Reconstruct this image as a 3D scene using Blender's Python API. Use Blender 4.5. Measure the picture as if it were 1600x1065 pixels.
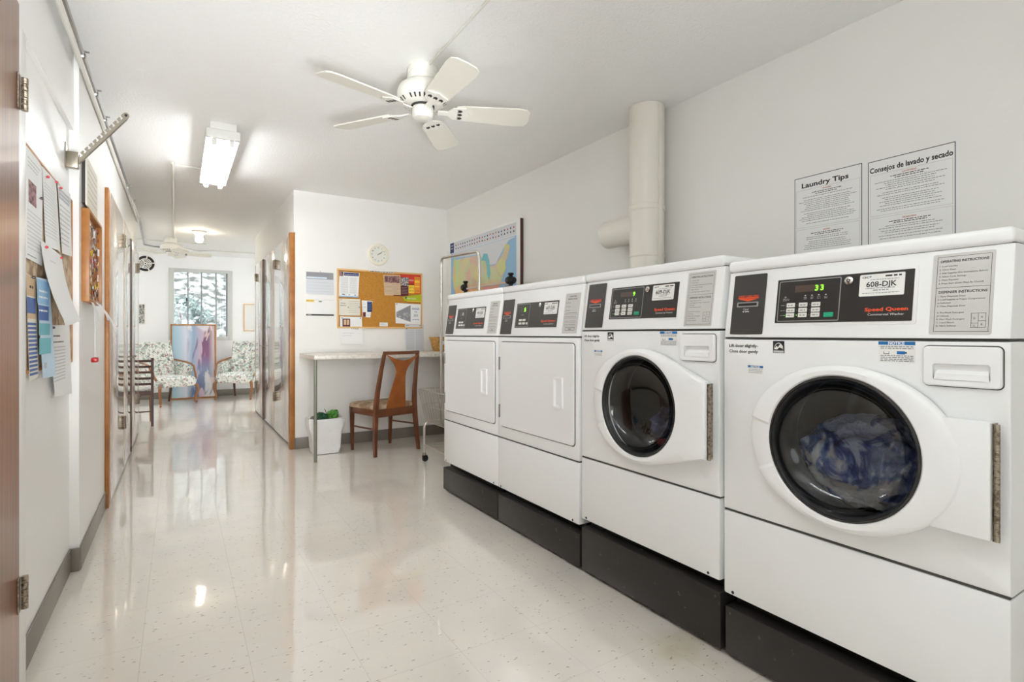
import bpy, bmesh, math, random
from mathutils import Matrix, Vector, noise
R = math.radians
rnd = random.Random(7)
for o in list(bpy.data.objects):
    bpy.data.objects.remove(o)
S = bpy.context.scene
COL = S.collection
PI = math.pi

# ---------------------------------------------------------------- camera, world, exposure
F_PX = 840.0
TH = math.atan((800 - 278) / F_PX)
cd = bpy.data.cameras.new('camera'); cam = bpy.data.objects.new('camera', cd); COL.objects.link(cam)
cd.sensor_width = 36; cd.lens = 36 * F_PX / 1600; cd.clip_start = 0.02
cd.shift_y = -(532.5 - 521) / 1600
cam.location = (0, 0, 1.07); cam.rotation_euler = (PI / 2, 0, -TH)
S.camera = cam
S.view_settings.view_transform = 'Standard'; S.view_settings.look = 'None'
S.view_settings.gamma = 1; S.view_settings.use_curve_mapping = False
S.view_settings.exposure = 1.05
w = bpy.data.worlds.new('sky'); S.world = w; w.use_nodes = True
WN = w.node_tree
for n in list(WN.nodes): WN.nodes.remove(n)
wo = WN.nodes.new('ShaderNodeOutputWorld'); wb = WN.nodes.new('ShaderNodeBackground')
wg = WN.nodes.new('ShaderNodeTexGradient'); wt = WN.nodes.new('ShaderNodeTexCoord'); wm = WN.nodes.new('ShaderNodeMapping')
wr = WN.nodes.new('ShaderNodeValToRGB')
wm.inputs['Rotation'].default_value = (0, PI / 2, 0)
WN.links.new(wt.outputs['Generated'], wm.inputs[0]); WN.links.new(wm.outputs[0], wg.inputs[0])
WN.links.new(wg.outputs[0], wr.inputs[0]); WN.links.new(wr.outputs[0], wb.inputs[0]); WN.links.new(wb.outputs[0], wo.inputs[0])
wr.color_ramp.elements[0].color = (0.97, 0.985, 1.0, 1); wr.color_ramp.elements[1].color = (0.88, 0.94, 1.0, 1)
wb.inputs[1].default_value = 3.4
S.cycles.max_bounces = 10; S.cycles.diffuse_bounces = 6; S.cycles.glossy_bounces = 5
S.cycles.transparent_max_bounces = 12
S.cycles.sample_clamp_indirect = 6.0
S.cycles.caustics_reflective = False; S.cycles.caustics_refractive = False
NEAR_FILL_E = 6.8       # tubes of the unseen light added above the viewer
FAR_FILL_E = 15.0  # tubes of the unseen lights added in the far room
CORR_E = 12.0        # tubes of the visible corridor light
BULB_E = 24.0       # globe bulb

fl = bpy.data.lights.new('fill_point', 'POINT'); fl.energy = 4; fl.shadow_soft_size = 0.35; fl.color = (0.935, 0.97, 1.0)  # point light added behind the camera as soft fill
flo = bpy.data.objects.new('fill_point', fl); COL.objects.link(flo); flo.location = (0.10, -0.6, 1.25)
fa = bpy.data.lights.new('fill_disk', 'AREA'); fa.shape = 'DISK'; fa.size = 0.4; fa.energy = 7; fa.spread = R(120); fa.color = (0.935, 0.97, 1.0)  # disk light added behind the camera to lift the ceiling
fao = bpy.data.objects.new('fill_disk', fa); COL.objects.link(fao); fao.location = (0.30, -0.75, 1.45)
fao.rotation_euler = Vector((0.05, 0.62, 0.78)).to_track_quat('-Z', 'Y').to_euler()
# soft spot added behind the camera to brighten the counter corner
fd_ = bpy.data.lights.new('counter_fill', 'SPOT'); fd_.energy = 95; fd_.spot_size = R(46); fd_.spot_blend = 1.0; fd_.shadow_soft_size = 0.4; fd_.color = (0.935, 0.97, 1.0)
fdo = bpy.data.objects.new('counter_fill', fd_); COL.objects.link(fdo); fdo.location = (0.0, -0.5, 1.7)
fdo.rotation_euler = (Vector((1.15, 4.6, 0.35)) - fdo.location).to_track_quat('-Z', 'Y').to_euler()
# low spot added to brighten the ceiling over the middle of the room
fs_ = bpy.data.lights.new('ceiling_fill', 'SPOT'); fs_.energy = 185; fs_.spot_size = R(58); fs_.spot_blend = 1.0; fs_.shadow_soft_size = 0.3; fs_.color = (0.935, 0.97, 1.0)
fso = bpy.data.objects.new('ceiling_fill', fs_); COL.objects.link(fso); fso.location = (0.25, -0.25, 0.75)
fso.rotation_euler = (Vector((0.50, 4.6, 2.4)) - fso.location).to_track_quat('-Z', 'Y').to_euler()

# ---------------------------------------------------------------- materials
MATS = {}
def srgb(r, g, b):
    f = lambda c: (c / 255 / 12.92) if c / 255 <= 0.04045 else ((c / 255 + 0.055) / 1.055) ** 2.4
    return (f(r), f(g), f(b), 1)
def mat(name, col, rough=0.5, metal=0.0, coat=0.0, emit=0.0, bump=None, spec=0.5, var=None, trans=0.0, coat_r=0.03):
    """principled; bump=(scale, strength, distance); var=(scale, colour2, detail, low, high) mixes a second colour by noise"""
    m = bpy.data.materials.new(name); m.use_nodes = True; nt = m.node_tree
    b = nt.nodes['Principled BSDF']
    c = col if len(col) == 4 else srgb(*col)
    b.inputs['Base Color'].default_value = c
    b.inputs['Roughness'].default_value = rough; b.inputs['Metallic'].default_value = metal
    b.inputs['Coat Weight'].default_value = coat; b.inputs['Coat Roughness'].default_value = coat_r
    b.inputs['Specular IOR Level'].default_value = spec
    if trans: b.inputs['Transmission Weight'].default_value = trans
    if emit:
        b.inputs['Emission Color'].default_value = c; b.inputs['Emission Strength'].default_value = emit
    if bump or var:
        tc = nt.nodes.new('ShaderNodeTexCoord')
    if bump:
        nz = nt.nodes.new('ShaderNodeTexNoise'); nz.inputs['Scale'].default_value = bump[0]; nz.inputs['Detail'].default_value = 4
        bp = nt.nodes.new('ShaderNodeBump'); bp.inputs['Strength'].default_value = bump[1]; bp.inputs['Distance'].default_value = bump[2]
        nt.links.new(tc.outputs['Object'], nz.inputs['Vector']); nt.links.new(nz.outputs['Fac'], bp.inputs['Height'])
        nt.links.new(bp.outputs[0], b.inputs['Normal'])
    if var:
        nz = nt.nodes.new('ShaderNodeTexNoise'); nz.inputs['Scale'].default_value = var[0]; nz.inputs['Detail'].default_value = var[2]
        cr = nt.nodes.new('ShaderNodeValToRGB'); cr.color_ramp.elements[0].position = var[3]; cr.color_ramp.elements[1].position = var[4]
        cr.color_ramp.elements[0].color = c
        cr.color_ramp.elements[1].color = var[1] if len(var[1]) == 4 else srgb(*var[1])
        nt.links.new(tc.outputs['Object'], nz.inputs['Vector']); nt.links.new(nz.outputs['Fac'], cr.inputs[0])
        nt.links.new(cr.outputs[0], b.inputs['Base Color'])
    MATS[name] = m
    return m
mat('wall_paint', (238, 237, 233), 0.55, bump=(60, 0.12, 0.004))
mat('wall_gloss', (240, 239, 236), 0.32, bump=(40, 0.10, 0.004))
mat('ceiling_paint', (245, 245, 243), 0.7, bump=(75, 0.5, 0.008))
mat('far_paint', (246, 246, 246), 0.55)
mat('base_vinyl', (128, 122, 112), 0.35)
mat('toe_black', (40, 36, 34), 0.5)
mat('enamel', (240, 241, 241), 0.30, coat=0.35, bump=(300, 0.03, 0.001))
mat('enamel_seam', (70, 68, 64), 0.6)
mat('lid_plastic', (243, 244, 244), 0.34, coat=0.2)
mat('plinth_black', (36, 33, 32), 0.40, bump=(120, 0.1, 0.002), var=(35, (120, 116, 108), 8, 0.66, 0.80))
mat('panel_dark', (58, 56, 55), 0.42)
mat('panel_black', (40, 38, 37), 0.35)
mat('button_white', (225, 225, 218), 0.5)
mat('button_green', (22, 160, 120), 0.5)
mat('line_white', (225, 225, 225), 0.5)
mat('line_grey', (150, 150, 148), 0.5)
mat('orange_print', (240, 84, 40), 0.5)
mat('label_grey', (205, 204, 200), 0.5)
mat('label_white', (238, 238, 234), 0.5)
mat('ink', (38, 38, 40), 0.6)
mat('ink_soft', (146, 146, 150), 0.6)
mat('ink_red', (186, 70, 64), 0.6)
mat('blue_print', (30, 112, 180), 0.5)
mat('slot_black', (10, 10, 10), 0.3)
mat('lcd_off', (84, 68, 58), 0.3)
mat('lcd_green', (110, 255, 40), 0.4, emit=1.6)
mat('chrome', (215, 212, 205), 0.18, metal=1.0)
mat('steel_brushed', (170, 165, 155), 0.38, metal=1.0)
mat('hinge_steel', (176, 164, 146), 0.35, metal=0.85, var=(120, (112, 98, 84), 3, 0.45, 0.65))
mat('nickel', (160, 152, 138), 0.34, metal=1.0)
mat('drum_steel', (130, 126, 122), 0.25, metal=1.0)
mat('rubber', (30, 30, 31), 0.45)
mat('bezel', (60, 60, 58), 0.25, metal=0.4)
mat('navy_cloth', (34, 44, 84), 0.8, bump=(60, 0.6, 0.01), var=(14, (70, 92, 160), 6, 0.4, 0.7))
mat('red_cloth', (150, 50, 58), 0.8, bump=(60, 0.6, 0.01))
mat('wood_walnut', (120, 68, 38), 0.38, coat=0.3, coat_r=0.15, var=(9, (92, 50, 28), 6, 0.35, 0.7))
mat('wood_pale', (222, 178, 116), 0.45)
mat('ink_faint', (186, 188, 192), 0.6)
mat('wood_splat', (168, 96, 40), 0.36, coat=0.3, coat_r=0.15, var=(9, (140, 74, 28), 6, 0.35, 0.7))
mat('wood_orange', (180, 122, 62), 0.4, var=(12, (158, 98, 44), 5, 0.35, 0.7))
mat('wood_dark', (74, 34, 20), 0.4, coat=0.3, coat_r=0.15)
mat('wood_mid', (150, 100, 60), 0.4)
mat('seat_fabric', (206, 184, 154), 0.85, var=(16, (158, 130, 104), 5, 0.42, 0.6), bump=(80, 0.3, 0.003))
mat('cork', (196, 138, 56), 0.9, var=(150, (178, 120, 44), 4, 0.4, 0.65), bump=(200, 0.3, 0.002))
mat('paper', (238, 238, 236), 0.75)
mat('paper_grey', (214, 216, 220), 0.75)
mat('paper_cream', (228, 222, 208), 0.75)
mat('paper_blue', (196, 216, 232), 0.75)
mat('steel_blue', (86, 112, 168), 0.7)
mat('navy_ink', (42, 58, 110), 0.7)
mat('teal_ink', (120, 188, 196), 0.7)
mat('sky_ink', (150, 190, 220), 0.7)
mat('tan_ink', (214, 184, 148), 0.7)
mat('brown_ink', (110, 78, 62), 0.7)
mat('maroon_ink', (96, 36, 42), 0.7)
mat('red_ink', (210, 62, 40), 0.7)
mat('yellow_ink', (246, 206, 60), 0.7)
mat('orange_ink', (236, 150, 50), 0.7)
mat('lime_ink', (176, 190, 34), 0.7)
mat('pink_ink', (170, 128, 128), 0.7, var=(60, (90, 60, 66), 5, 0.45, 0.6))
mat('grey_photo', (90, 88, 88), 0.7, var=(60, (200, 196, 190), 6, 0.45, 0.58))
mat('pin_red', (190, 30, 40), 0.3)
mat('pin_yellow', (236, 180, 40), 0.3)
mat('pin_dark', (40, 36, 40), 0.3)
mat('plastic_white', (238, 236, 228), 0.35)
mat('clock_white', (240, 234, 216), 0.35)
mat('clock_face', (232, 232, 222), 0.45)
mat('fan_white', (240, 238, 230), 0.35)
mat('fan_blade', (236, 233, 222), 0.45)
mat('fan_dark', (52, 48, 44), 0.6)
mat('duct_paint', (234, 230, 220), 0.42, bump=(25, 0.15, 0.004))
mat('conduit_white', (224, 222, 214), 0.35)
mat('conduit_zinc', (168, 168, 166), 0.25, metal=1.0)
mat('fixture_white', (226, 225, 220), 0.35)
mat('near_fill_tube', (0.94, 0.975, 1.0, 1), 0.4, emit=NEAR_FILL_E)
mat('far_fill_tube', (0.95, 0.98, 1.0, 1), 0.4, emit=FAR_FILL_E)
mat('corridor_tube_light', (0.94, 0.975, 1.0, 1), 0.4, emit=CORR_E)
mat('bulb_light', (1.0, 0.86, 0.66, 1), 0.4, emit=BULB_E)
mat('laminate', (226, 220, 210), 0.3, var=(40, (206, 198, 186), 6, 0.45, 0.62))
mat('desk_leg', (140, 140, 128), 0.35, metal=0.3)
mat('bag_white', (240, 240, 240), 0.42, bump=(22, 0.5, 0.02))
mat('green_dark', (22, 74, 44), 0.5)
mat('green_bright', (72, 140, 40), 0.45)
mat('wicker', (214, 168, 96), 0.7, var=(90, (170, 122, 58), 3, 0.4, 0.6), bump=(120, 0.6, 0.004))
mat('cart_metal', (206, 200, 190), 0.3, metal=0.7)
mat('cart_wire', (176, 170, 160), 0.35, metal=0.6)
mat('black_plastic', (18, 18, 20), 0.4)
mat('rack_tube', (206, 190, 176), 0.4, metal=0.2)
mat('window_frame', (206, 208, 204), 0.4)
mat('window_alu', (142, 148, 150), 0.4, metal=0.2)
mat('hill_earth', (132, 134, 130), 0.95, var=(4.5, (58, 60, 56), 14, 0.40, 0.58), bump=(3, 1.0, 0.1))
mat('shrub_leaf', (92, 98, 88), 0.9, var=(9, (54, 60, 50), 4, 0.4, 0.6))
mat('shrub_teal', (96, 110, 106), 0.9, var=(6, (62, 76, 74), 4, 0.4, 0.6))
mat('ribbon', (236, 236, 236), 0.5)
mat('floral', (226, 230, 222), 0.85, bump=(60, 0.2, 0.003))
mat('painting_canvas', (190, 205, 225), 0.45)
mat('map_print', (200, 220, 235), 0.4)
mat('yellow_clear', (222, 190, 120), 0.5)
def nodes_of(name):
    nt = MATS[name].node_tree
    return nt, nt.nodes['Principled BSDF'], nt.nodes.new('ShaderNodeTexCoord')
def ramp(nt, src, stops):
    cr = nt.nodes.new('ShaderNodeValToRGB'); e = cr.color_ramp.elements
    while len(e) < len(stops): e.new(0.5)
    for k, (p, c) in enumerate(stops):
        e[k].position = p; e[k].color = c if len(c) == 4 else srgb(*c)
    nt.links.new(src, cr.inputs[0]); return cr.outputs[0]
def noisen(nt, vec, scale, detail=4, dist=0.0, stretch=None):
    if stretch:
        mp = nt.nodes.new('ShaderNodeMapping'); mp.inputs['Scale'].default_value = stretch
        nt.links.new(vec, mp.inputs[0]); vec = mp.outputs[0]
    n = nt.nodes.new('ShaderNodeTexNoise'); n.inputs['Scale'].default_value = scale; n.inputs['Detail'].default_value = detail
    n.inputs['Distortion'].default_value = dist
    nt.links.new(vec, n.inputs['Vector']); return n.outputs['Fac']
def mixc(nt, fac, a, b):
    m = nt.nodes.new('ShaderNodeMix'); m.data_type = 'RGBA'
    for s, v in ((0, fac), (6, a), (7, b)):
        if hasattr(v, 'links'): nt.links.new(v, m.inputs[s])
        else: m.inputs[s].default_value = v if not isinstance(v, tuple) or len(v) == 4 else srgb(*v)
    return m.outputs[2]
def mathn(nt, op, a, b=0.0):
    m = nt.nodes.new('ShaderNodeMath'); m.operation = op
    for s, v in ((0, a), (1, b)):
        if hasattr(v, 'links'): nt.links.new(v, m.inputs[s])
        else: m.inputs[s].default_value = v
    return m.outputs[0]
def floor_material():
    m = mat('floor_tile', (214, 205, 190), 0.4, coat=1.0, coat_r=0.05); m.node_tree.nodes['Principled BSDF'].inputs['Coat IOR'].default_value = 1.95
    nt, b, tc = nodes_of('floor_tile'); V = tc.outputs['Object']
    mp = nt.nodes.new('ShaderNodeMapping'); mp.inputs['Location'].default_value = (-0.20, -0.102, 0)
    nt.links.new(V, mp.inputs[0])
    br = nt.nodes.new('ShaderNodeTexBrick'); br.offset = 0; br.squash = 1
    br.inputs['Scale'].default_value = 1; br.inputs['Brick Width'].default_value = 0.305; br.inputs['Row Height'].default_value = 0.305
    br.inputs['Mortar Size'].default_value = 0.0009; br.inputs['Mortar Smooth'].default_value = 0.3; br.inputs['Bias'].default_value = 0
    br.inputs['Color1'].default_value = srgb(243, 235, 224); br.inputs['Color2'].default_value = srgb(240, 232, 221); br.inputs['Mortar'].default_value = srgb(200, 192, 180)
    nt.links.new(mp.outputs[0], br.inputs['Vector'])
    n1 = noisen(nt, V, 5, 5)
    c1 = mixc(nt, ramp(nt, n1, [(0.25, (0, 0, 0, 1)), (0.95, (1, 1, 1, 1))]), br.outputs['Color'], (228, 224, 217))
    vo = nt.nodes.new('ShaderNodeTexVoronoi'); vo.inputs['Scale'].default_value = 38
    mp2 = nt.nodes.new('ShaderNodeMapping'); mp2.inputs['Rotation'].default_value = (0, 0, 0.5); mp2.inputs['Scale'].default_value = (0.7, 2.6, 1)
    nt.links.new(V, mp2.inputs[0]); nt.links.new(mp2.outputs[0], vo.inputs['Vector']); vo.inputs['Randomness'].default_value = 1.0
    fleck = ramp(nt, vo.outputs['Distance'], [(0.0, (1, 1, 1, 1)), (0.13, (1, 1, 1, 1)), (0.20, (0, 0, 0, 1))])
    pick = ramp(nt, noisen(nt, V, 55, 1), [(0.50, (0, 0, 0, 1)), (0.56, (1, 1, 1, 1))])
    fm = mathn(nt, 'MULTIPLY', fleck, pick)
    c2 = mixc(nt, mathn(nt, 'MULTIPLY', fm, 0.9), c1, (120, 110, 98))
    # yellowish stain by the plinths
    vm = nt.nodes.new('ShaderNodeVectorMath'); vm.operation = 'DISTANCE'; vm.inputs[1].default_value = (1.46, 1.25, 0)
    nt.links.new(V, vm.inputs[0])
    dd = mathn(nt, 'ADD', vm.outputs['Value'], mathn(nt, 'MULTIPLY', noisen(nt, V, 9, 4), 0.30))
    st = ramp(nt, dd, [(0.12, (1, 1, 1, 1)), (0.30, (0, 0, 0, 1))])
    c3 = mixc(nt, mathn(nt, 'MULTIPLY', st, 0.45), c2, (176, 158, 84))
    nt.links.new(c3, b.inputs['Base Color'])
    bp = nt.nodes.new('ShaderNodeBump'); bp.inputs['Strength'].default_value = 0.10; bp.inputs['Distance'].default_value = 0.02
    nt.links.new(noisen(nt, V, 3.2, 2), bp.inputs['Height'])
    nt.links.new(bp.outputs[0], b.inputs['Coat Normal'])
    bp2 = nt.nodes.new('ShaderNodeBump'); bp2.inputs['Strength'].default_value = 0.12; bp2.inputs['Distance'].default_value = 0.02
    nt.links.new(noisen(nt, V, 5, 3), bp2.inputs['Height'])
    nt.links.new(bp2.outputs[0], b.inputs['Normal'])
floor_material()
def door_material(name, c1, c2, gloss):
    mat(name, c1, 0.16, coat=gloss, coat_r=0.03)
    nt, b, tc = nodes_of(name); V = tc.outputs['Object']
    nt.links.new(mixc(nt, ramp(nt, noisen(nt, V, 6, 6, 0.6, (12, 12, 0.35)), [(0.35, (0, 0, 0, 1)), (0.7, (1, 1, 1, 1))]), c1, c2), b.inputs['Base Color'])
    bp = nt.nodes.new('ShaderNodeBump'); bp.inputs['Strength'].default_value = 0.02; bp.inputs['Distance'].default_value = 0.01
    nt.links.new(noisen(nt, V, 2.0, 1), bp.inputs['Height']); nt.links.new(bp.outputs[0], b.inputs['Normal'])
door_material('door_gloss', (214, 200, 188), (186, 160, 140), 1.0)
door_material('door_wood', (158, 106, 76), (120, 74, 50), 0.35)
MATS['door_wood'].node_tree.nodes['Principled BSDF'].inputs['Roughness'].default_value = 0.3
def floral_material():
    nt, b, tc = nodes_of('floral'); V = tc.outputs['Object']
    a = ramp(nt, noisen(nt, V, 16, 3, 1.2), [(0.52, (0, 0, 0, 1)), (0.57, (1, 1, 1, 1))])
    c = mixc(nt, a, (240, 240, 234), (176, 192, 180))
    d = ramp(nt, noisen(nt, V, 24, 2, 0.5), [(0.60, (0, 0, 0, 1)), (0.64, (1, 1, 1, 1))])
    c = mixc(nt, d, c, (190, 130, 136))
    e = ramp(nt, noisen(nt, V, 34, 2, 0.8), [(0.60, (0, 0, 0, 1)), (0.64, (1, 1, 1, 1))])
    nt.links.new(mixc(nt, e, c, (110, 124, 128)), b.inputs['Base Color'])
floral_material()
def painting_material():
    nt, b, tc = nodes_of('painting_canvas'); V = tc.outputs['Object']
    sx = nt.nodes.new('ShaderNodeSeparateXYZ'); nt.links.new(V, sx.inputs[0])
    n = noisen(nt, V, 2.5, 4, 0.8, (1, 1, 0.4))
    base = ramp(nt, mathn(nt, 'ADD', mathn(nt, 'MULTIPLY', sx.outputs['X'], 1.55), mathn(nt, 'MULTIPLY', n, 0.35)),
                [(0.0, (140, 184, 200)), (0.30, (178, 206, 222)), (0.45, (222, 224, 236)), (0.62, (150, 178, 206)), (0.82, (206, 182, 200)), (0.95, (232, 206, 200)), (1.0, (228, 214, 214))])
    st = ramp(nt, noisen(nt, V, 6, 5, 1.4, (1.3, 1, 0.28)), [(0.47, (0, 0, 0, 1)), (0.53, (1, 1, 1, 1))])
    mk = ramp(nt, sx.outputs['X'], [(0.20, (0, 0, 0, 1)), (0.30, (1, 1, 1, 1)), (0.52, (1, 1, 1, 1)), (0.60, (0.2, 0.2, 0.2, 1))])
    zt = ramp(nt, sx.outputs['Z'], [(0.0, (70, 90, 130)), (0.45, (120, 140, 180)), (0.7, (124, 66, 120)), (1.0, (104, 56, 108))])
    c = mixc(nt, mathn(nt, 'MULTIPLY', mathn(nt, 'MULTIPLY', st, mk), 0.9), base, zt)
    wv = ramp(nt, noisen(nt, V, 3.1, 3, 1.0, (1, 1, 0.7)), [(0.60, (0, 0, 0, 1)), (0.66, (1, 1, 1, 1))])
    nt.links.new(mixc(nt, mathn(nt, 'MULTIPLY', wv, 0.8), c, (236, 236, 240)), b.inputs['Base Color'])
painting_material()
def suds_material():
    mat('suds_cloth', (60, 84, 140), 0.35, bump=(30, 0.8, 0.02))
    nt, b, tc = nodes_of('suds_cloth'); V = tc.outputs['Object']
    sx = nt.nodes.new('ShaderNodeSeparateXYZ'); nt.links.new(V, sx.inputs[0])
    n = noisen(nt, V, 6, 8, 3.0)
    hgt = mathn(nt, 'ADD', mathn(nt, 'MULTIPLY', sx.outputs['Z'], 2.2), mathn(nt, 'MULTIPLY', n, 1.5))
    nt.links.new(ramp(nt, hgt, [(0.42, (250, 251, 252)), (0.60, (226, 232, 242)), (0.70, (120, 150, 210)), (0.80, (60, 84, 150)), (0.90, (84, 112, 180)), (1.0, (190, 206, 236))]), b.inputs['Base Color'])
    b.inputs['Coat Weight'].default_value = 0.8
suds_material()
def glass_material(name, tint, ior=1.5):
    m = bpy.data.materials.new(name); m.use_nodes = True; nt = m.node_tree
    for n in list(nt.nodes): nt.nodes.remove(n)
    o = nt.nodes.new('ShaderNodeOutputMaterial'); mx = nt.nodes.new('ShaderNodeMixShader'); fr = nt.nodes.new('ShaderNodeFresnel')
    t = nt.nodes.new('ShaderNodeBsdfTransparent'); g = nt.nodes.new('ShaderNodeBsdfGlossy')
    fr.inputs[0].default_value = ior; t.inputs[0].default_value = tint; g.inputs['Roughness'].default_value = 0.01
    nt.links.new(fr.outputs[0], mx.inputs[0]); nt.links.new(t.outputs[0], mx.inputs[1]); nt.links.new(g.outputs[0], mx.inputs[2])
    nt.links.new(mx.outputs[0], o.inputs[0]); MATS[name] = m
glass_material('door_glass', (0.92, 0.92, 0.92, 1), 1.6)
glass_material('pane_glass', (0.97, 0.99, 0.99, 1))
def map_material():
    """the printed wall map: coloured regions over a pale sea; object space X runs along the map (0..1.35), Z up (0..0.6)"""
    nt, b, tc = nodes_of('map_print'); V = tc.outputs['Object']
    sx = nt.nodes.new('ShaderNodeSeparateXYZ'); nt.links.new(V, sx.inputs[0])
    n = noisen(nt, V, 5, 4, 0.5)
    reg = ramp(nt, mathn(nt, 'ADD', mathn(nt, 'MULTIPLY', sx.outputs['X'], 0.62), mathn(nt, 'MULTIPLY', n, 0.22)),
               [(0.08, (236, 200, 70)), (0.22, (206, 218, 150)), (0.34, (214, 196, 170)), (0.46, (196, 206, 170)), (0.56, (176, 204, 160)),
                (0.66, (206, 200, 160)), (0.78, (170, 200, 160)), (0.88, (226, 192, 90)), (0.96, (220, 180, 90))])
    vo = nt.nodes.new('ShaderNodeTexVoronoi'); vo.inputs['Scale'].default_value = 8.5; vo.inputs['Randomness'].default_value = 0.8
    nt.links.new(V, vo.inputs['Vector']); sc = nt.nodes.new('ShaderNodeSeparateColor'); nt.links.new(vo.outputs['Color'], sc.inputs[0])
    cell = ramp(nt, sc.outputs[0], [(0.0, (232, 206, 110)), (0.25, (186, 210, 160)), (0.45, (226, 178, 130)), (0.6, (196, 214, 170)), (0.75, (228, 160, 160)), (0.9, (214, 196, 172))])
    cell2 = ramp(nt, sc.outputs[1], [(0.0, (236, 196, 90)), (0.3, (232, 168, 120)), (0.55, (232, 140, 160)), (0.8, (240, 190, 120)), (1.0, (220, 150, 140))])
    low = mixc(nt, 0.75, (232, 180, 140), cell2); reg = mixc(nt, 0.62, reg, cell)
    lm = ramp(nt, mathn(nt, 'ADD', sx.outputs['Y'], mathn(nt, 'MULTIPLY', n, 0.15)), [(0.22, (1, 1, 1, 1)), (0.27, (0, 0, 0, 1))])
    nt.links.new(mixc(nt, lm, reg, low), b.inputs['Base Color'])
map_material()

# ---------------------------------------------------------------- mesh builder
_tc = {}
def text_geo(s, bold=0.0):
    k = (s, bold)
    if k in _tc: return _tc[k]
    cu = bpy.data.curves.new('t', 'FONT'); cu.body = s; cu.size = 1; cu.offset = bold; cu.resolution_u = 2
    ob = bpy.data.objects.new('t', cu); COL.objects.link(ob)
    dg = bpy.context.evaluated_depsgraph_get(); me = bpy.data.meshes.new_from_object(ob.evaluated_get(dg))
    vs = [v.co.copy() for v in me.vertices]; fs = [tuple(p.vertices) for p in me.polygons]
    bpy.data.objects.remove(ob); bpy.data.curves.remove(cu); bpy.data.meshes.remove(me)
    x0 = min((v.x for v in vs), default=0); x1 = max((v.x for v in vs), default=1)
    _tc[k] = (vs, fs, x0, x1); return _tc[k]
def frame(o, x, y):
    """matrix taking local (right, up, out) to the world frame given by origin o and the two unit vectors"""
    x = Vector(x); y = Vector(y); z = x.cross(y)
    return Matrix(((x.x, y.x, z.x, o[0]), (x.y, y.y, z.y, o[1]), (x.z, y.z, z.z, o[2]), (0, 0, 0, 1)))
class MB:
    def __init__(s, M=None): s.v = []; s.f = []; s.fm = []; s.mats = []; s.c = 0; s.M = M; s.sh = True
    def m(s, name):
        if name not in s.mats: s.mats.append(name)
        s.c = s.mats.index(name); return s
    def add(s, vs, fs, M=None):
        k = len(s.v)
        for p in vs:
            p = Vector(p)
            if M is not None: p = M @ p
            if s.M is not None: p = s.M @ p
            s.v.append(p)
        for f in fs: s.f.append(tuple(i + k for i in f)); s.fm.append(s.c)
        return s
    def box(s, x0, x1, y0, y1, z0, z1, bev=0, M=None, seg=2):
        if x0 > x1: x0, x1 = x1, x0
        if y0 > y1: y0, y1 = y1, y0
        if z0 > z1: z0, z1 = z1, z0
        vs = [(x, y, z) for x in (x0, x1) for y in (y0, y1) for z in (z0, z1)]
        fs = [(0, 1, 3, 2), (4, 6, 7, 5), (0, 4, 5, 1), (2, 3, 7, 6), (0, 2, 6, 4), (1, 5, 7, 3)]
        if bev:
            bm = bmesh.new(); bv = [bm.verts.new(v) for v in vs]
            for f in fs: bm.faces.new([bv[i] for i in f])
            bmesh.ops.bevel(bm, geom=bm.edges[:], offset=bev, segments=seg, affect='EDGES', profile=0.5)
            bm.verts.index_update()
            vs = [v.co.copy() for v in bm.verts]; fs = [tuple(v.index for v in f.verts) for f in bm.faces]; bm.free()
        return s.add(vs, fs, M)
    def loft(s, rings, closed=True, cap=(True, True), M=None):
        n = len(rings[0]); vs = [p for r in rings for p in r]; fs = []
        for a in range(len(rings) - 1):
            for i in range(n if closed else n - 1):
                j = (i + 1) % n
                fs.append((a * n + i, a * n + j, (a + 1) * n + j, (a + 1) * n + i))
        if cap[0]: fs.append(tuple(reversed(range(n))))
        if cap[1]: fs.append(tuple((len(rings) - 1) * n + i for i in range(n)))
        return s.add(vs, fs, M)
    def tube(s, pts, r, n=8, r1=None, cap=(True, True), M=None, closed=False):
        pts = [Vector(p) for p in pts]; rings = []; N = len(pts); prev = None
        for i, p in enumerate(pts):
            if closed: d = pts[(i + 1) % N] - pts[i - 1]
            else: d = pts[min(i + 1, N - 1)] - pts[max(i - 1, 0)]
            d.normalize()
            if prev is None:
                up = Vector((0, 0, 1)) if abs(d.z) < 0.9 else Vector((1, 0, 0)); a = d.cross(up).normalized()
            else: a = (prev - d * prev.dot(d)).normalized()
            prev = a; b = d.cross(a)
            rr = r if r1 is None else r + (r1 - r) * i / (N - 1)
            rings.append([p + (a * math.cos(t) + b * math.sin(t)) * rr for t in [2 * PI * k / n for k in range(n)]])
        if closed: rings.append(rings[0]); cap = (False, False)
        return s.loft(rings, True, cap, M)
    def lathe(s, prof, n=32, M=None, cap=(True, True)):
        rings = [[(r * math.cos(2 * PI * k / n), r * math.sin(2 * PI * k / n), h) for k in range(n)] for r, h in prof]
        return s.loft(rings, True, cap, M)
    def prism(s, poly, h0, h1, M=None):
        return s.loft([[(x, y, h0) for x, y in poly], [(x, y, h1) for x, y in poly]], True, (True, True), M)
    def rect(s, x0, x1, y0, y1, z=0.0, M=None):
        if x0 > x1: x0, x1 = x1, x0
        if y0 > y1: y0, y1 = y1, y0
        return s.add([(x0, y0, z), (x1, y0, z), (x1, y1, z), (x0, y1, z)], [(0, 1, 2, 3)], M)
    def text(s, t, x, y, size, M=None, z=0.0006, align='L', bold=0.0, width=None):
        vs, fs, x0, x1 = text_geo(t, bold)
        sx = size if width is None else width / (x1 - x0)
        off = {'L': -x0 * sx, 'C': -(x0 + x1) / 2 * sx, 'R': -x1 * sx}[align]
        return s.add([(v.x * sx + off + x, v.y * size + y, z) for v in vs], fs, M)
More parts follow.
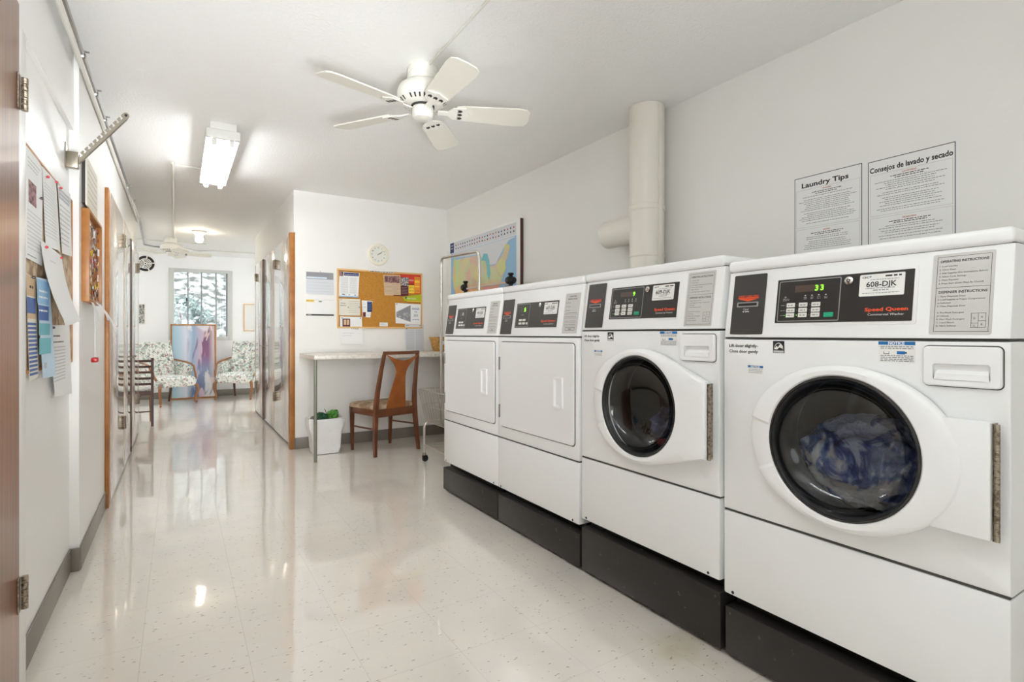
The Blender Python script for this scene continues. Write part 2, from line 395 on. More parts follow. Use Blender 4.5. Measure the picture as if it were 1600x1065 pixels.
    def micro(s, x0, x1, y, h, M=None, z=0.0006, seed=None):
        """a line of print too small to read: a row of word-long dashes"""
        r = rnd; x = x0
        while x < x1:
            wd = min(x1 - x, h * r.uniform(1.5, 5.0)); s.rect(x, x + wd, y, y + h, z, M); x += wd + h * 0.9
        return s
    def build(s, name, parent=None, loc=None, kind=None, angle=35):
        me = bpy.data.meshes.new(name); me.from_pydata([tuple(v) for v in s.v], [], s.f)
        for k in s.mats: me.materials.append(MATS[k])
        me.polygons.foreach_set('material_index', s.fm)
        me.polygons.foreach_set('use_smooth', [True] * len(s.f))
        bm = bmesh.new(); bm.from_mesh(me); bmesh.ops.recalc_face_normals(bm, faces=[f for f in bm.faces if s.sh]) if s.recalc else None
        bm.to_mesh(me); bm.free()
        me.update(); me.set_sharp_from_angle(angle=R(angle))
        o = bpy.data.objects.new(name, me); COL.objects.link(o)
        if parent: o.parent = parent
        if loc: o.location = loc
        if kind: o['kind'] = kind
        return o
    recalc = False
def tag(o, label=None, cat=None, group=None, kind=None):
    if label: o['label'] = label
    if cat: o['category'] = cat
    if group: o['group'] = group
    if kind: o['kind'] = kind
    return o
def root(name, label, cat, loc, rz=0, group=None, kind=None):
    o = bpy.data.objects.new(name, None); COL.objects.link(o); o.empty_display_size = 0.1
    o.location = loc; o.rotation_euler = (0, 0, rz)
    return tag(o, label, cat, group, kind)
def rrect(x0, x1, y0, y1, r, n=5):
    p = []
    for cx, cy, a in ((x1 - r, y1 - r, 0), (x0 + r, y1 - r, 90), (x0 + r, y0 + r, 180), (x1 - r, y0 + r, 270)):
        for k in range(n + 1):
            t = R(a + 90 * k / n); p.append((cx + r * math.cos(t), cy + r * math.sin(t)))
    return p
def arc(c, r, a0, a1, n, u, v):
    c = Vector(c); u = Vector(u); v = Vector(v)
    return [c + (u * math.cos(R(a0 + (a1 - a0) * k / n)) + v * math.sin(R(a0 + (a1 - a0) * k / n))) * r for k in range(n + 1)]

# ---------------------------------------------------------------- room shell
CZ = 2.40; XL = -0.38; XN = -0.415; XR = 2.46; YB = 5.29; YF = 10.55; XC = 0.91
Y_LEND = 7.10; Y_CEND = 8.20; YR = -1.6; XFL = -2.6; XFR = 3.2
def shell():
    MB().m('floor_tile').box(XFL - .1, XFR + .1, YR - .1, YF + .1, -0.1, 0).build('floor', kind='structure')
    MB().m('ceiling_paint').box(XFL - .1, XFR + .1, YR - .1, YF + .1, CZ, CZ + 0.1).build('ceiling', kind='structure')
    m = MB().m('wall_gloss')
    m.box(XFL, XL, 3.10, Y_LEND, 0, CZ); m.box(-0.7, XN, YR, 3.10, 0, CZ)
    m.box(XN, -0.398, YR, 3.10, 1.985, CZ)
    m.build('wall_left', kind='structure')
    MB().m('wall_paint').box(XR, XR + .12, YR, YB, 0, CZ).build('wall_right', kind='structure')
    MB().m('wall_paint').box(1.5, XR + .12, YB, YB + .12, 0, CZ).box(XC + 0.012, 1.5, YB, YB + .12, 0, CZ).build('wall_back', kind='structure')
    MB().m('wall_paint').box(XC + 0.012, 1.5, YB + .12, Y_CEND, 0, CZ).box(XC, XC + .012, YB, Y_CEND, 2.01, CZ).build('wall_closet', kind='structure')
    MB().m('wall_paint').box(-0.7, XR + .12, YR - .1, YR, 0, CZ).build('wall_rear', kind='structure')
    # far wall with its window opening, plus unseen openings added right and far left to let in daylight
    m = MB().m('far_paint'); ops = [(-2.3, -1.1), (-0.10, 0.78), (1.5, 2.9)]; x = XFL
    for a, b in ops:
        m.box(x, a, YF, YF + .12, 0, CZ); m.box(a, b, YF, YF + .12, 0, 0.99); m.box(a, b, YF, YF + .12, 2.13, CZ); x = b
    m.box(x, XFR, YF, YF + .12, 0, CZ)
    m.build('wall_far', kind='structure')
    MB().m('far_paint').box(XFL - .1, XFL, Y_LEND, YF, 0, CZ).build('wall_far_left', kind='structure')
    MB().m('far_paint').box(XFR, XFR + .1, Y_CEND, YF, 0, CZ).box(1.5, XFR, Y_CEND - .1, Y_CEND, 0, CZ).build('wall_far_right', kind='structure')
    # baseboards
    def bb(name, pts, mt='base_vinyl', h=0.105):
        b = MB().m(mt)
        for x0, x1, y0, y1 in pts: b.box(x0, x1, y0, y1, 0, h, 0.003)
        b.build(name, kind='structure')
    bb('baseboard_left', [(XN, XN + .007, 2.19, 3.095), (XN, XL + .004, 3.088, 3.0995), (XL, XL + .007, 3.10, 4.095)])
    bb('baseboard_back', [(0.925, XR, YB - .008, YB), (0.914, 0.925, YB - .008, YB + .02)])
    bb('baseboard_right', [(XR - .008, XR, YR, YB - .01)])
    bb('baseboard_far', [(XFL, XFR, YF - .012, YF)])
shell()
def window(idx, x0, x1, cols):
    r = root('window_%d' % idx, 'white framed sliding window in the far wall', 'window', ((x0 + x1) / 2, YF, 0.99), kind='structure')
    X0 = x0 - (x0 + x1) / 2; X1 = -X0; H = 1.14
    m = MB().m('window_frame')
    t = 0.045
    m.box(X0 - .03, X0 + t, -.02, .10, -.03, H + .03, .004).box(X1 - t, X1 + .03, -.02, .10, -.03, H + .03, .004)
    m.box(X0 + t, X1 - t, -.02, .10, H - .02, H + .03, .004).box(X0 + t, X1 - t, -.035, .10, -.03, .03, .004)
    m.build('window_frame', r)
    m = MB().m('window_alu'); n = len(cols)
    for c in cols: m.box(c - .010, c + .010, .02, .05, .03, H - .02)
    m.box(X1 - t - .025, X1 - t, .02, .06, .03, H - .02)
    m.build('mullion', r)
    MB().m('pane_glass').rect(X0 + t, X1 - t, .03, H - .02, 0, frame((0, .06, 0), (1, 0, 0), (0, 0, 1))).build('pane', r)
    return r
wd = window(1, -0.10, 0.78, (-0.197, 0.0, 0.219))
MB().m('black_plastic').box(-0.225, -0.207, .0, .02, .62, .68, .003).build('latch', wd)
window(2, 1.5, 2.9, (0,)); window(3, -2.3, -1.1, (0,))  # unseen windows, added to let more daylight into the far room

# glossy bifold closets; each is a thing of the setting
def bifold(idx, x, out, ys, ztop, label, split_strip):
    """ys: [start, seam, end]; out = +1 faces +X, -1 faces -X; two leaves and hinges on the seam"""
    y0, ym, y1 = ys
    r = root('door_%d' % idx, label, 'door', (x, (y0 + y1) / 2, 0), kind='structure')
    o = lambda a: out * a
    c = (y0 + y1) / 2
    for a, b in ((y0, ym - .012), (ym + .012, y1)):
        MB().m('door_gloss').box(o(0.0), o(.022), a - c, b - c, .018, ztop, .003).build('leaf', r)
    MB().m('plastic_white').box(o(0.0), o(.017), ym - .012 - c, ym + .012 - c, .018, ztop).build('astragal', r)
    MB().m('toe_black').box(o(0.0), o(.012), y0 - c, y1 - c, 0.0, .017).build('threshold', r)
    for z in (.33, ztop - .22):
        h = MB().m('hinge_steel').box(o(.022), o(.027), ym - .032 - c, ym + .032 - c, z, z + .10, .001)
        h.tube([(o(.031), ym - c, z), (o(.031), ym - c, z + .10)], .007, 8); h.build('hinge', r)
    return r
bifold(1, XL, 1, (4.18, 5.15, 5.95), 1.96, 'glossy folding closet door on the left wall, nearer leaf pair', 0)
bifold(2, XL, 1, (6.03, 6.9, 7.09), 1.93, 'glossy folding closet door on the left wall, farther leaf pair', 0)
bifold(3, XC + .012, -1, (5.37, 6.40, 7.33), 2.0, 'glossy folding closet door on the right partition, nearer leaf pair', 0)
bifold(4, XC + .012, -1, (7.41, 8.05, 8.19), 2.0, 'glossy folding closet door on the right partition, farther leaf pair', 0)
def knob(x, y, z, s, parent):
    c = parent.location
    MB().m('nickel').lathe([(.004, 0), (.004, .012), (.010, .018), (.010, .026), (.004, .03)], 12, frame((x - c.x, y - c.y, z), (0, s, 0), (0, 0, 1))).build('knob', parent)
B = bpy.data.objects
knob(XL + .022, 5.86, .86, 1, B['door_1']); knob(XL + .022, 6.12, .86, 1, B['door_2'])
knob(XC - .010, 7.25, .92, -1, B['door_3']); knob(XC - .010, 7.47, .92, -1, B['door_4'])
MB().m('wood_orange').box(XL, XL + .020, 4.10, 4.175, 0, 1.965, .003).build('trim_1', kind='structure')
MB().m('wood_dark').box(XL, XL + .024, 5.965, 6.015, 0, 1.93, .003).build('trim_2', kind='structure')
MB().m('wood_orange').box(XC - .035, XC + .011, YB, 5.355, 0, 2.005, .003).build('trim_3', kind='structure')
MB().m('wood_dark').box(XC - .013, XC + .011, 7.345, 7.395, 0, 2.0, .003).build('trim_4', kind='structure')

# near wooden door at the left edge, closed in the wall plane
def near_door():
    r = root('door_5', 'glossy brown wooden door at the left edge with two steel hinges', 'door', (-0.40, 1.6, 0), kind='structure')
    MB().m('door_wood').box(-.03, .012, -.46, .465, .012, 2.02, .003).build('leaf', r)
    for z in (.27, 1.715):
        h = MB().m('hinge_steel').box(.012, .0145, .440, .467, z, z + .10, .001)
        for k in range(5): h.tube([(.022, .475, z + .002 + k * .0195), (.022, .475, z + .0185 + k * .0195)], .0085, 10)
        h.build('hinge', r)
    return r
near_door()
MB().m('wall_gloss').box(XN, -0.395, 2.078, 2.185, 0, 1.985, .003).box(XN, -0.395, 1.0, 1.13, 0, 1.985, .003).build('trim_5', kind='structure')

# ---------------------------------------------------------------- outside, seen through the window
def outside():
    m = MB().m('hill_earth'); nx, ny = 60, 44; vs = []; fs = []
    for j in range(ny):
        for i in range(nx):
            x = -11 + 24 * i / (nx - 1); y = 11.2 + 16 * j / (ny - 1)
            z = -0.3 + max(0, (y - 12.3)) * 0.52 + 0.5 * noise.noise(Vector((x * .5, y * .5, 0))) + .22 * noise.noise(Vector((x * 2.2, y * 2.2, 3)))
            vs.append((x, y, z))
    for j in range(ny - 1):
        for i in range(nx - 1):
            k = j * nx + i; fs.append((k, k + 1, k + nx + 1, k + nx))
    m.add(vs, fs); m.build('hillside', kind='structure')
    spots = [(-0.7, 14.0, .5, 'shrub_leaf', 'low grey-green shrub at the left edge of the window view'),
             (0.15, 15.2, .6, 'shrub_teal', 'pale blue-green shrub seen behind the middle window bars'),
             (1.1, 13.8, .40, 'shrub_leaf', 'small grey shrub low on the slope right of the centre bar'),
             (2.4, 15.9, .7, 'shrub_leaf', 'larger grey shrub high on the slope behind the right pane')]
    for x, y, s, mt, lb in spots:
        z = -0.3 + (y - 12.3) * .52
        r = root('shrub', lb, 'shrub', (x, y, z), group='shrubs on the slope outside the window')
        f = MB().m(mt)
        for k in range(420):
            d = Vector((rnd.gauss(0, 1), rnd.gauss(0, 1), rnd.gauss(0, 1))).normalized() * s * rnd.uniform(.45, 1.0)
            d.z = abs(d.z) * 1.2 + .1
            a = Vector((rnd.gauss(0, 1), rnd.gauss(0, 1), rnd.gauss(0, 1))).normalized(); b = a.orthogonal().normalized()
            q = rnd.uniform(.03, .08); f.add([d - a * q, d + b * q * .6, d + a * q, d - b * q * .6], [(0, 1, 2, 3)])
        f.build('foliage', r)
        st = MB().m('wood_dark')
        for k in range(5):
            t = k * 1.3; st.tube([(0, 0, -.1), (math.cos(t) * s * .3, math.sin(t) * s * .3, s * .8)], .02, 5, .006)
        st.build('stem', r)
outside()

# ---------------------------------------------------------------- laundry machines
MX = 1.54; W = 0.726
def front_M(d=0.0):      # front plane: right = -Y, up = Z, out = -X ; local (u, z)
    return frame((d, 0, 0), (0, -1, 0), (0, 0, 1))
def console_M(split, d=-0.0006):     # slanted face; local (u, v above split)
    k = 0.033 / 0.216
    M = frame((d, 0, split), (0, -1, 0), (0, 0, 1)); M[0][1] = k; return M
def console_common(r, split, lidb, lidt):
    k = .033 / .216 * (lidb - split)
    m = MB().m('enamel')
    prof = [(0.0, split + .003), (k, lidb - .001), (.68, lidb - .001), (.68, split + .003)]
    u0, u1 = .0, W; b = .008
    rings = []
    for u, ins in ((u0, b), (u0 + b * .3, b * .3), (u0 + b, 0), (u1 - b, 0), (u1 - b * .3, b * .3), (u1, b)):
        rings.append([(x + (ins if i < 2 else -ins * 0), -u, z) for i, (x, z) in enumerate(prof)])
    m.loft(rings); m.build('console', r)
    MB().m('enamel_seam').box(.006, .66, -u0 - .004, -u1 + .004, split - .0022, split + .0022).build('console_seam', r)
    m = MB().m('lid_plastic'); m.box(k - .010, .69, 0.0, -W, lidb, lidt, .012, seg=4); m.build('lid', r)
    MB().m('enamel_seam').box(k + .002, .66, -.004, -W + .004, lidb - .002, lidb + .002).build('lid_seam', r)
def logo_csc(m, x, y, h, M, z=.0009):
    m.m('ink').text('CSC', x, y, h * 1.15, M, z, bold=.03, width=h * 2.9)
    cx = x + h * 3.5; cy = y + h * .5
    m.m('teal_ink').prism([(cx - h * .42, cy + h * .35), (cx, cy + h * .6), (cx + h * .42, cy + h * .35), (cx + h * .1, cy)], z, z + .0003, M)
    m.m('navy_ink').prism([(cx - h * .42, cy + h * .35), (cx + h * .02, cy + h * .1), (cx + h * .42, cy + h * .3), (cx, cy - h * .45)], z + .0003, z + .0006, M)
def card_strip(r, split):
    M = console_M(split)
    m = MB().m('panel_dark').prism(rrect(.024, .138, .012, .204, .004), 0, .0022, M)
    m.m('line_grey').prism(rrect(.0415, .1175, .0995, .1155, .003), .0022, .0036, M)
    m.m('slot_black').rect(.047, .112, .1035, .1115, .0038, M)
    m.m('orange_print').rect(.044, .117, .1275, .1305, .0030, M)
    m.prism([(.044, .1262), (.117, .1262), (.081, .1175)], .0026, .0030, M)
    m.text('INSERT CARD HERE', .0805, .1315, .0075, M, .0030, 'C', .02, width=.070)
    m.m('line_white').text('Card', .066, .089, .009, M, .0030); m.micro(.064, .088, .083, .003, M, .0030)
    m.build('card_reader', r)
def tag_label(r, M, u0, u1, v0, v1, num):
    m = MB().m('label_white').prism(rrect(u0, u1, v0, v1, .003), .003, .0038, M)
    wdt = u1 - u0; h = v1 - v0; z = .0044
    logo_csc(m, u0 + .006, v1 - h * .17, h * .10, M, z)
    m.m('ink').micro(u0 + wdt * .58, u1 - .005, v1 - h * .15, h * .07, M, z)
    m.m('ink_soft').micro(u0 + wdt * .25, u1 - wdt * .12, v1 - h * .27, h * .03, M, z)
    m.m('ink').text(num, (u0 + u1) / 2, v0 + h * .42, .02, M, z, 'C', .015, width=wdt * .68)
    m.m('ink_soft').micro(u0 + wdt * .15, u1 - wdt * .2, v0 + h * .34, h * .03, M, z)
    m.micro(u0 + wdt * .32, u1 - wdt * .32, v0 + h * .24, h * .045, M, z)
    m.micro(u0 + wdt * .08, u1 - wdt * .1, v0 + h * .12, h * .03, M, z)
    m.build('number_label', r)
def washer(y1, dz, num, disp, hull, label, number_text):
    split = 1.056 + dz; lidb = 1.272 + dz; lidt = 1.309 + dz; seam = .490 + dz; bot = .213 + dz
    r = root('washing_machine', label, 'washing machine', (MX, y1, 0), group='front loading washers')
    zc = split - .292; uc = .385
    # cabinet: sides, back, and the upper front with a round opening
    m = MB().m('enamel')
    n = 96; hr = .20
    def rectpt(t):
        c, s = math.cos(t), math.sin(t); best = 9
        for a, b in (((W - .0) - uc, 0), (0 - uc, 0)):
            if c * a > 0: best = min(best, a / c)
        for b in (split - .004 - zc, seam + .004 - zc):
            if s * b > 0: best = min(best, b / s)
        return (uc + c * best, zc + s * best)
    ts = [2 * PI * k / n for k in range(n)]
    for q in ((W, split - .004), (0, split - .004), (0, seam + .004), (W, seam + .004)): ts.append(math.atan2(q[1] - zc, q[0] - uc) % (2 * PI))
    ts = sorted(ts); N = len(ts); FM = front_M()
    o = [rectpt(t) for t in ts]; i_ = [(uc + hr * math.cos(t), zc + hr * math.sin(t)) for t in ts]
    def inset(p, e): return (min(max(p[0], e), W - e), min(max(p[1], seam + .004 + e), split - .004 - e))
    rings = [[(x, y, -.67) for x, y in o], [(x, y, -.006) for x, y in o], [inset(p, .0018) + (-.0018,) for p in o], [inset(p, .006) + (0,) for p in o], [(x, y, 0) for x, y in i_], [(x, y, -.06) for x, y in i_]]
    m.loft(rings, True, (True, False), FM)
    m.build('cabinet', r)
    m = MB().m('enamel').box(0, .68, 0, -W, bot, seam - .002, .007); m.m('slot_black')
    for u in (.035, W - .045): m.lathe([(.005, 0), (.005, .001)], 10, frame((-.0005, -u, bot + .012), (0, -1, 0), (0, 0, 1)))
    m.build('lower_panel', r)
    MB().m('enamel_seam').box(.004, .6, -.003, -W + .003, seam - .002, seam + .004).build('panel_seam', r)
    console_common(r, split, lidb, lidt)
    card_strip(r, split)
    M = console_M(split)
    # control panel
    m = MB().m('enamel').prism(rrect(.170, .546, .038, .185, .006), 0, .0012, M)
    m.m('panel_black').prism(rrect(.177, .537, .046, .177, .002), .0012, .0024, M)
    fr = rrect(.183, .363, .050, .172, .004); fi = rrect(.1855, .3605, .0525, .1695, .003)
    m.m('line_grey').loft([[(x, y, .0027) for x, y in fr], [(x, y, .0027) for x, y in fi]], True, (False, False), M)
    m.m('orange_print').text('Speed Queen', .478, .073, .013, M, .003, 'C', .03, width=.100)
    m.m('line_white').text('Commercial Washer', .478, .0615, .008, M, .003, 'C', .0, width=.084)
    for k in range(4):
        u = .265 + .0195 * k; m.m('line_white').rect(u - .0022, u + .0022, .124, .1262, .003, M)
        m.m('line_grey').micro(u - .004, u + .005, .1185, .0020, M, .003); m.micro(u - .004, u + .005, .1145, .0020, M, .003)
    m.m('line_grey').prism([(.205, .127), (.209, .121), (.201, .121)], .0026, .003, M)
    m.micro(.198, .217, .116, .0022, M, .003); m.micro(.198, .217, .112, .0022, M, .003)
    for v in (.0985, .083, .0685):
        m.micro(.193, .203, v - .001, .002, M, .003)
    m.build('control_panel', r)
    cp = r.children[-1]
    d = MB().m('lcd_off').rect(.233, .318, .136, .156, .0030, M); d.m('lcd_green').text(disp[-1], .3160, .1385, .022, M, .0034, 'R', .012).text(disp[0] if len(disp) > 1 else ' ', .3005, .1385, .022, M, .0034, 'R', .012)
    d.build('display', cp)
    for row, v in enumerate((.0985, .083, .0685)):
        for u in (.224, .261, .298):
            b = MB().m('button_white').prism(rrect(u - .0125, u + .0125, v - .0062, v + .0062, .0015), .0024, .0042, M)
            b.m('ink_soft').micro(u - .008, u + .008, v - .002, .003, M, .0045)
            if row < 3: b.m('lcd_green' if (row + int(u * 100)) % 4 == 0 else 'line_grey').rect(u - .019, u - .017, v - .001, v + .001, .003, M)
            b.build('button', cp)
    MB().m('button_green').prism(rrect(.322, .348, .061, .074, .0015), .0024, .0042, M).build('start_button', cp)
    lk = MB().m('chrome').lathe([(.011, 0), (.011, .003), (.008, .0045)], 20, M @ Matrix.Translation((.383, .1595, .0024)))
    lk.m('slot_black').lathe([(.005, .0046), (.005, .0050)], 14, M @ Matrix.Translation((.383, .1595, .0024))); lk.m('chrome').lathe([(.003, .005), (.003, .0055)], 10, M @ Matrix.Translation((.383, .1595, .0024)))
    lk.build('lock', cp)
    tag_label(r, M, .411, .517, .113, .171, number_text)
    # instructions
    m = MB().m('label_grey').prism(rrect(.574, .692, .012, .205, .004), 0, .001, M)
    for a, b_, c, d_ in ((.583, .6845, .1975, .1983), (.583, .688, .0185, .0193), (.583, .6865, .123, .1238)): m.m('ink').rect(a, b_, c, d_, .0014, M)
    m.rect(.583, .5838, .0185, .198, .0014, M).rect(.6855, .6863, .0185, .198, .0014, M)
    m.text('OPERATING INSTRUCTIONS', .635, .184, .0085, M, .0014, 'C', .02, width=.092)
    L = ['1. Load Laundry', '2. Close Door', '3. Add Supplies (See Instructions Below)', '4. Select Cycle Settings', '5. Make Payment', '6. Press Start (Door Must Be Closed)']
    for k, t in enumerate(L): m.text(t, .588, .1735 - k * .0083, .0056, M, .0014)
    m.text('DISPENSER INSTRUCTIONS', .635, .110, .0085, M, .0014, 'C', .02, width=.092)
    L = ['1. Open Dispenser Door', '2. Load Supplies in Proper Compartment', '    as Indicated', '3. Close Dispenser Door', '', 'A. Pre-Wash Detergent', '    (If Utilized)', 'B. Main Wash Detergent', 'C. Liquid Bleach', 'D. Fabric Softener']
    for k, t in enumerate(L):
        if t: m.text(t, .588, .101 - k * .0078, .0054, M, .0014)
    for a, b_, c, d_ in ((.654, .681, .0275, .0282), (.654, .681, .0605, .0612), (.654, .6547, .0275, .0612), (.6803, .681, .0275, .0612), (.667, .6677, .0275, .0612), (.654, .667, .038, .0387), (.667, .681, .043, .0437)): m.rect(a, b_, c, d_, .0014, M)
    for t, a, b_ in (('D', .6605, .047), ('C', .6605, .0305), ('A', .674, .050), ('B', .674, .033)): m.text(t, a, b_, .006, M, .0014, 'C')
    m.build('instruction_label', r)
    # stickers on the front
    F = front_M(-.0004)
    m = MB().m('ink').text('Lift door slightly-', .022, split - .029, .0135, F, .0004, 'L', .02, width=.103)
    m.text('Close door gently', .022, split - .047, .0135, F, .0004, 'L', .02, width=.103); m.build('door_notice', r)
    m = MB().m('ink').rect(.175, .211, split - .044, split - .008, .0003, F)
    m.m('label_white').loft([[(.1785 + .0145 + .0145 * math.cos(t) * s_, split - .0335 + .020 * math.sin(t) * s_, .0008) for t in [PI * k / 10 for k in range(11)]] for s_ in (1.0, .9)], False, (False, False), F)
    m.prism([(.179, split - .033), (.186, split - .023), (.191, split - .027), (.199, split - .016), (.207, split - .024), (.204, split - .031), (.196, split - .027), (.188, split - .034)], .0004, .0009, F)
    m.m('label_grey').rect(.177, .209, split - .043, split - .037, .0008, F); m.build('energy_label', r)
    m = MB().m('label_white').rect(.465, .547, split - .058, split - .006, .0003, F)
    m.m('blue_print').rect(.465, .547, split - .0145, split - .006, .0006, F)
    m.m('label_white').text('NOTICE', .506, split - .0135, .010, F, .0009, 'C', .04)
    for k, v in enumerate((.020, .0245, .043, .0475, .052, .056)): m.m('ink_soft').micro(.470, .543, split - v, .0022, F, .0007)
    m.m('ink').rect(.477, .490, split - .038, split - .0365, .0007, F).rect(.477, .478, split - .038, split - .031, .0007, F).rect(.489, .490, split - .038, split - .031, .0007, F)
    m.m('blue_print').rect(.507, .525, split - .038, split - .030, .0007, F); m.m('ink').rect(.525, .529, split - .036, split - .032, .0007, F)
    m.build('notice_label', r)
    m = MB().m('blue_print').rect(.09, .142, split - .093, split - .086, .0006, F)
    m.m('label_white').rect(.09, .142, split - .112, split - .093, .0003, F).text('NOTICE', .116, split - .0925, .0085, F, .0009, 'C', .04)
    m.m('ink_soft').micro(.093, .139, split - .0985, .0016, F, .0007).micro(.093, .139, split - .1035, .0016, F, .0007).micro(.093, .139, split - .1085, .0016, F, .0007)
    m.build('small_notice_label', r)
    # detergent drawer
    dw = MB().m('lid_plastic')
    O = rrect(.566, .713, split - .109, split - .016, .010); I = rrect(.586, .694, split - .095, split - .056, .006)
    O2 = rrect(.569, .710, split - .106, split - .019, .008)
    dw.loft([[(x, y, .0) for x, y in O], [(x, y, .008) for x, y in O], [(x, y, .011) for x, y in O2], [(x, y, .011) for x, y in I],
             [(x, y - .004, -.004) for x, y in I], [(x * .9 + .064, y - .002, -.016) for x, y in I]], True, (False, True), F)
    dw.build('detergent_drawer', r); ddr = r.children[-1]
    dh = MB().m('lid_plastic')
    dh.loft([[(.588, split - .094, .010), (.692, split - .094, .010)], [(.590, split - .080, .009), (.690, split - .080, .009)], [(.594, split - .068, -.004), (.686, split - .068, -.004)]], False, (False, False), F)
    dh.build('drawer_handle', ddr)
    MB().m('enamel_seam').loft([[(x, y, .0006) for x, y in rrect(.5635, .7155, split - .1115, split - .0135, .012)], [(x, y, .0006) for x, y in O]], True, (False, False), F).build('drawer_gap', r)
    # door ring, wing, glass, hinge
    ea, eb, eu = .268, .222, .388
    wing = [(.703, zc + .112), (.703, zc - .146)]
    ell = [(eu + ea * math.cos(t), zc + eb * math.sin(t)) for t in [2 * PI * k / 120 for k in range(120)]]
    def convhull(P_):
        P_ = sorted(set(P_)); H = []
        for sgn in (1, -1):
            Q = []
            for p in P_[::sgn]:
                while len(Q) > 1 and (Q[-1][0] - Q[-2][0]) * (p[1] - Q[-2][1]) - (Q[-1][1] - Q[-2][1]) * (p[0] - Q[-2][0]) <= 0: Q.pop()
                Q.append(p)
            H += Q[:-1]
        return H
    Hp = convhull(ell + wing) if hull else ell
    def hit(t):
        c, s = math.cos(t), math.sin(t); best = 0
        for k in range(len(Hp)):
            a = Hp[k]; b = Hp[(k + 1) % len(Hp)]
            ax, ay = a[0] - uc, a[1] - zc; dx, dy = b[0] - a[0], b[1] - a[1]
            den = c * dy - s * dx
            if abs(den) < 1e-9: continue
            q = (ax * dy - ay * dx) / den; e = (ax * s - ay * c) / den
            if q > 0 and -1e-6 <= e <= 1 + 1e-6: best = max(best, q)
        return best
    n = 144; ts = [2 * PI * k / n for k in range(n)]; gr = .193
    rad = [hit(t) for t in ts]
    def notch(t): return .010 if R(168) < t < R(204) else 0
    def rg(fn_r, h, nf=1.0):
        return [(uc + fn_r(k) * math.cos(t), zc + fn_r(k) * math.sin(t), h - notch(t) * nf) for k, t in enumerate(ts)]
    m = MB().m('lid_plastic')
    m.loft([rg(lambda k: gr - .002, .010, 0), rg(lambda k: gr, .046, 0), rg(lambda k: gr + .004, .0505, .3), rg(lambda k: gr + (rad[k] - gr) * .5, .0515), rg(lambda k: rad[k] - .010, .047), rg(lambda k: rad[k] - .003, .042), rg(lambda k: rad[k], .034), rg(lambda k: rad[k] - .006, .006)], True, (False, False), F)
    m.build('door', r); dr = r.children[-1]
    m = MB().m('lid_plastic')
    if not hull: m.box(-.043, -.005, -.59, -.703, zc - .146, zc + .112, .004)
    else: m.box(-.030, -.005, -.69, -.704, zc - .146, zc + .112, .003)
    m.build('hinge_wing', dr)
    m = MB().m('hinge_steel').box(-.036, -.008, -.7045, -.706, zc - .146, zc + .110)
    z = zc - .146
    while z < zc + .108:
        m.tube([(-.032, -.7115, z), (-.032, -.7115, z + .0132)], .0055, 8); z += .0142
    m.build('hinge', dr)
    T = lambda prof, mt, nm, par, n=72: MB().m(mt).lathe(prof, n, frame((0, -uc, zc), (0, -1, 0), (0, 0, 1)), (False, False)).build(nm, par)
    T([(gr - .0005, .012), (gr - .0005, .0485), (gr - .006, .0500), (gr - .008, .045), (gr - .009, .020)], 'bezel', 'door_bezel', dr)
    T([(gr - .008, .046), (gr - .013, .040), (gr - .015, .030)], 'rubber', 'door_gasket', dr)
    T([(gr - .013, .038), (gr - .017, .030), (gr - .024, .018), (gr - .036, .004), (gr - .055, -.010), (gr - .080, -.021), (gr - .110, -.029), (gr - .14, -.033), (.025, -.035), (.0001, -.035)], 'door_glass', 'door_glass', dr)
    T([(.1995, -.002), (.197, -.03), (.196, -.06), (.192, -.07), (.188, -.085), (.192, -.10), (.215, -.105)], 'rubber', 'tub_gasket', r)
    # drum
    m = MB().m('drum_steel').lathe([(.205, -.105), (.235, -.12), (.235, -.46), (.20, -.475), (.08, -.465), (.0001, -.46)], 48, frame((0, -uc, zc), (0, -1, 0), (0, 0, 1)), (False, False))
    for k in range(3):
        t = R(80 + 120 * k); c, s = math.cos(t), math.sin(t)
        m.loft([[(uc + .235 * math.cos(t + e) if abs(e) > .01 else uc + .18 * c, zc + (.235 * math.sin(t + e) if abs(e) > .01 else .18 * s), -h) for e in (-.16, 0, .16)] for h in (.13, .45)], False, (False, False), front_M())
    m.build('drum', r)
    return r, uc, zc
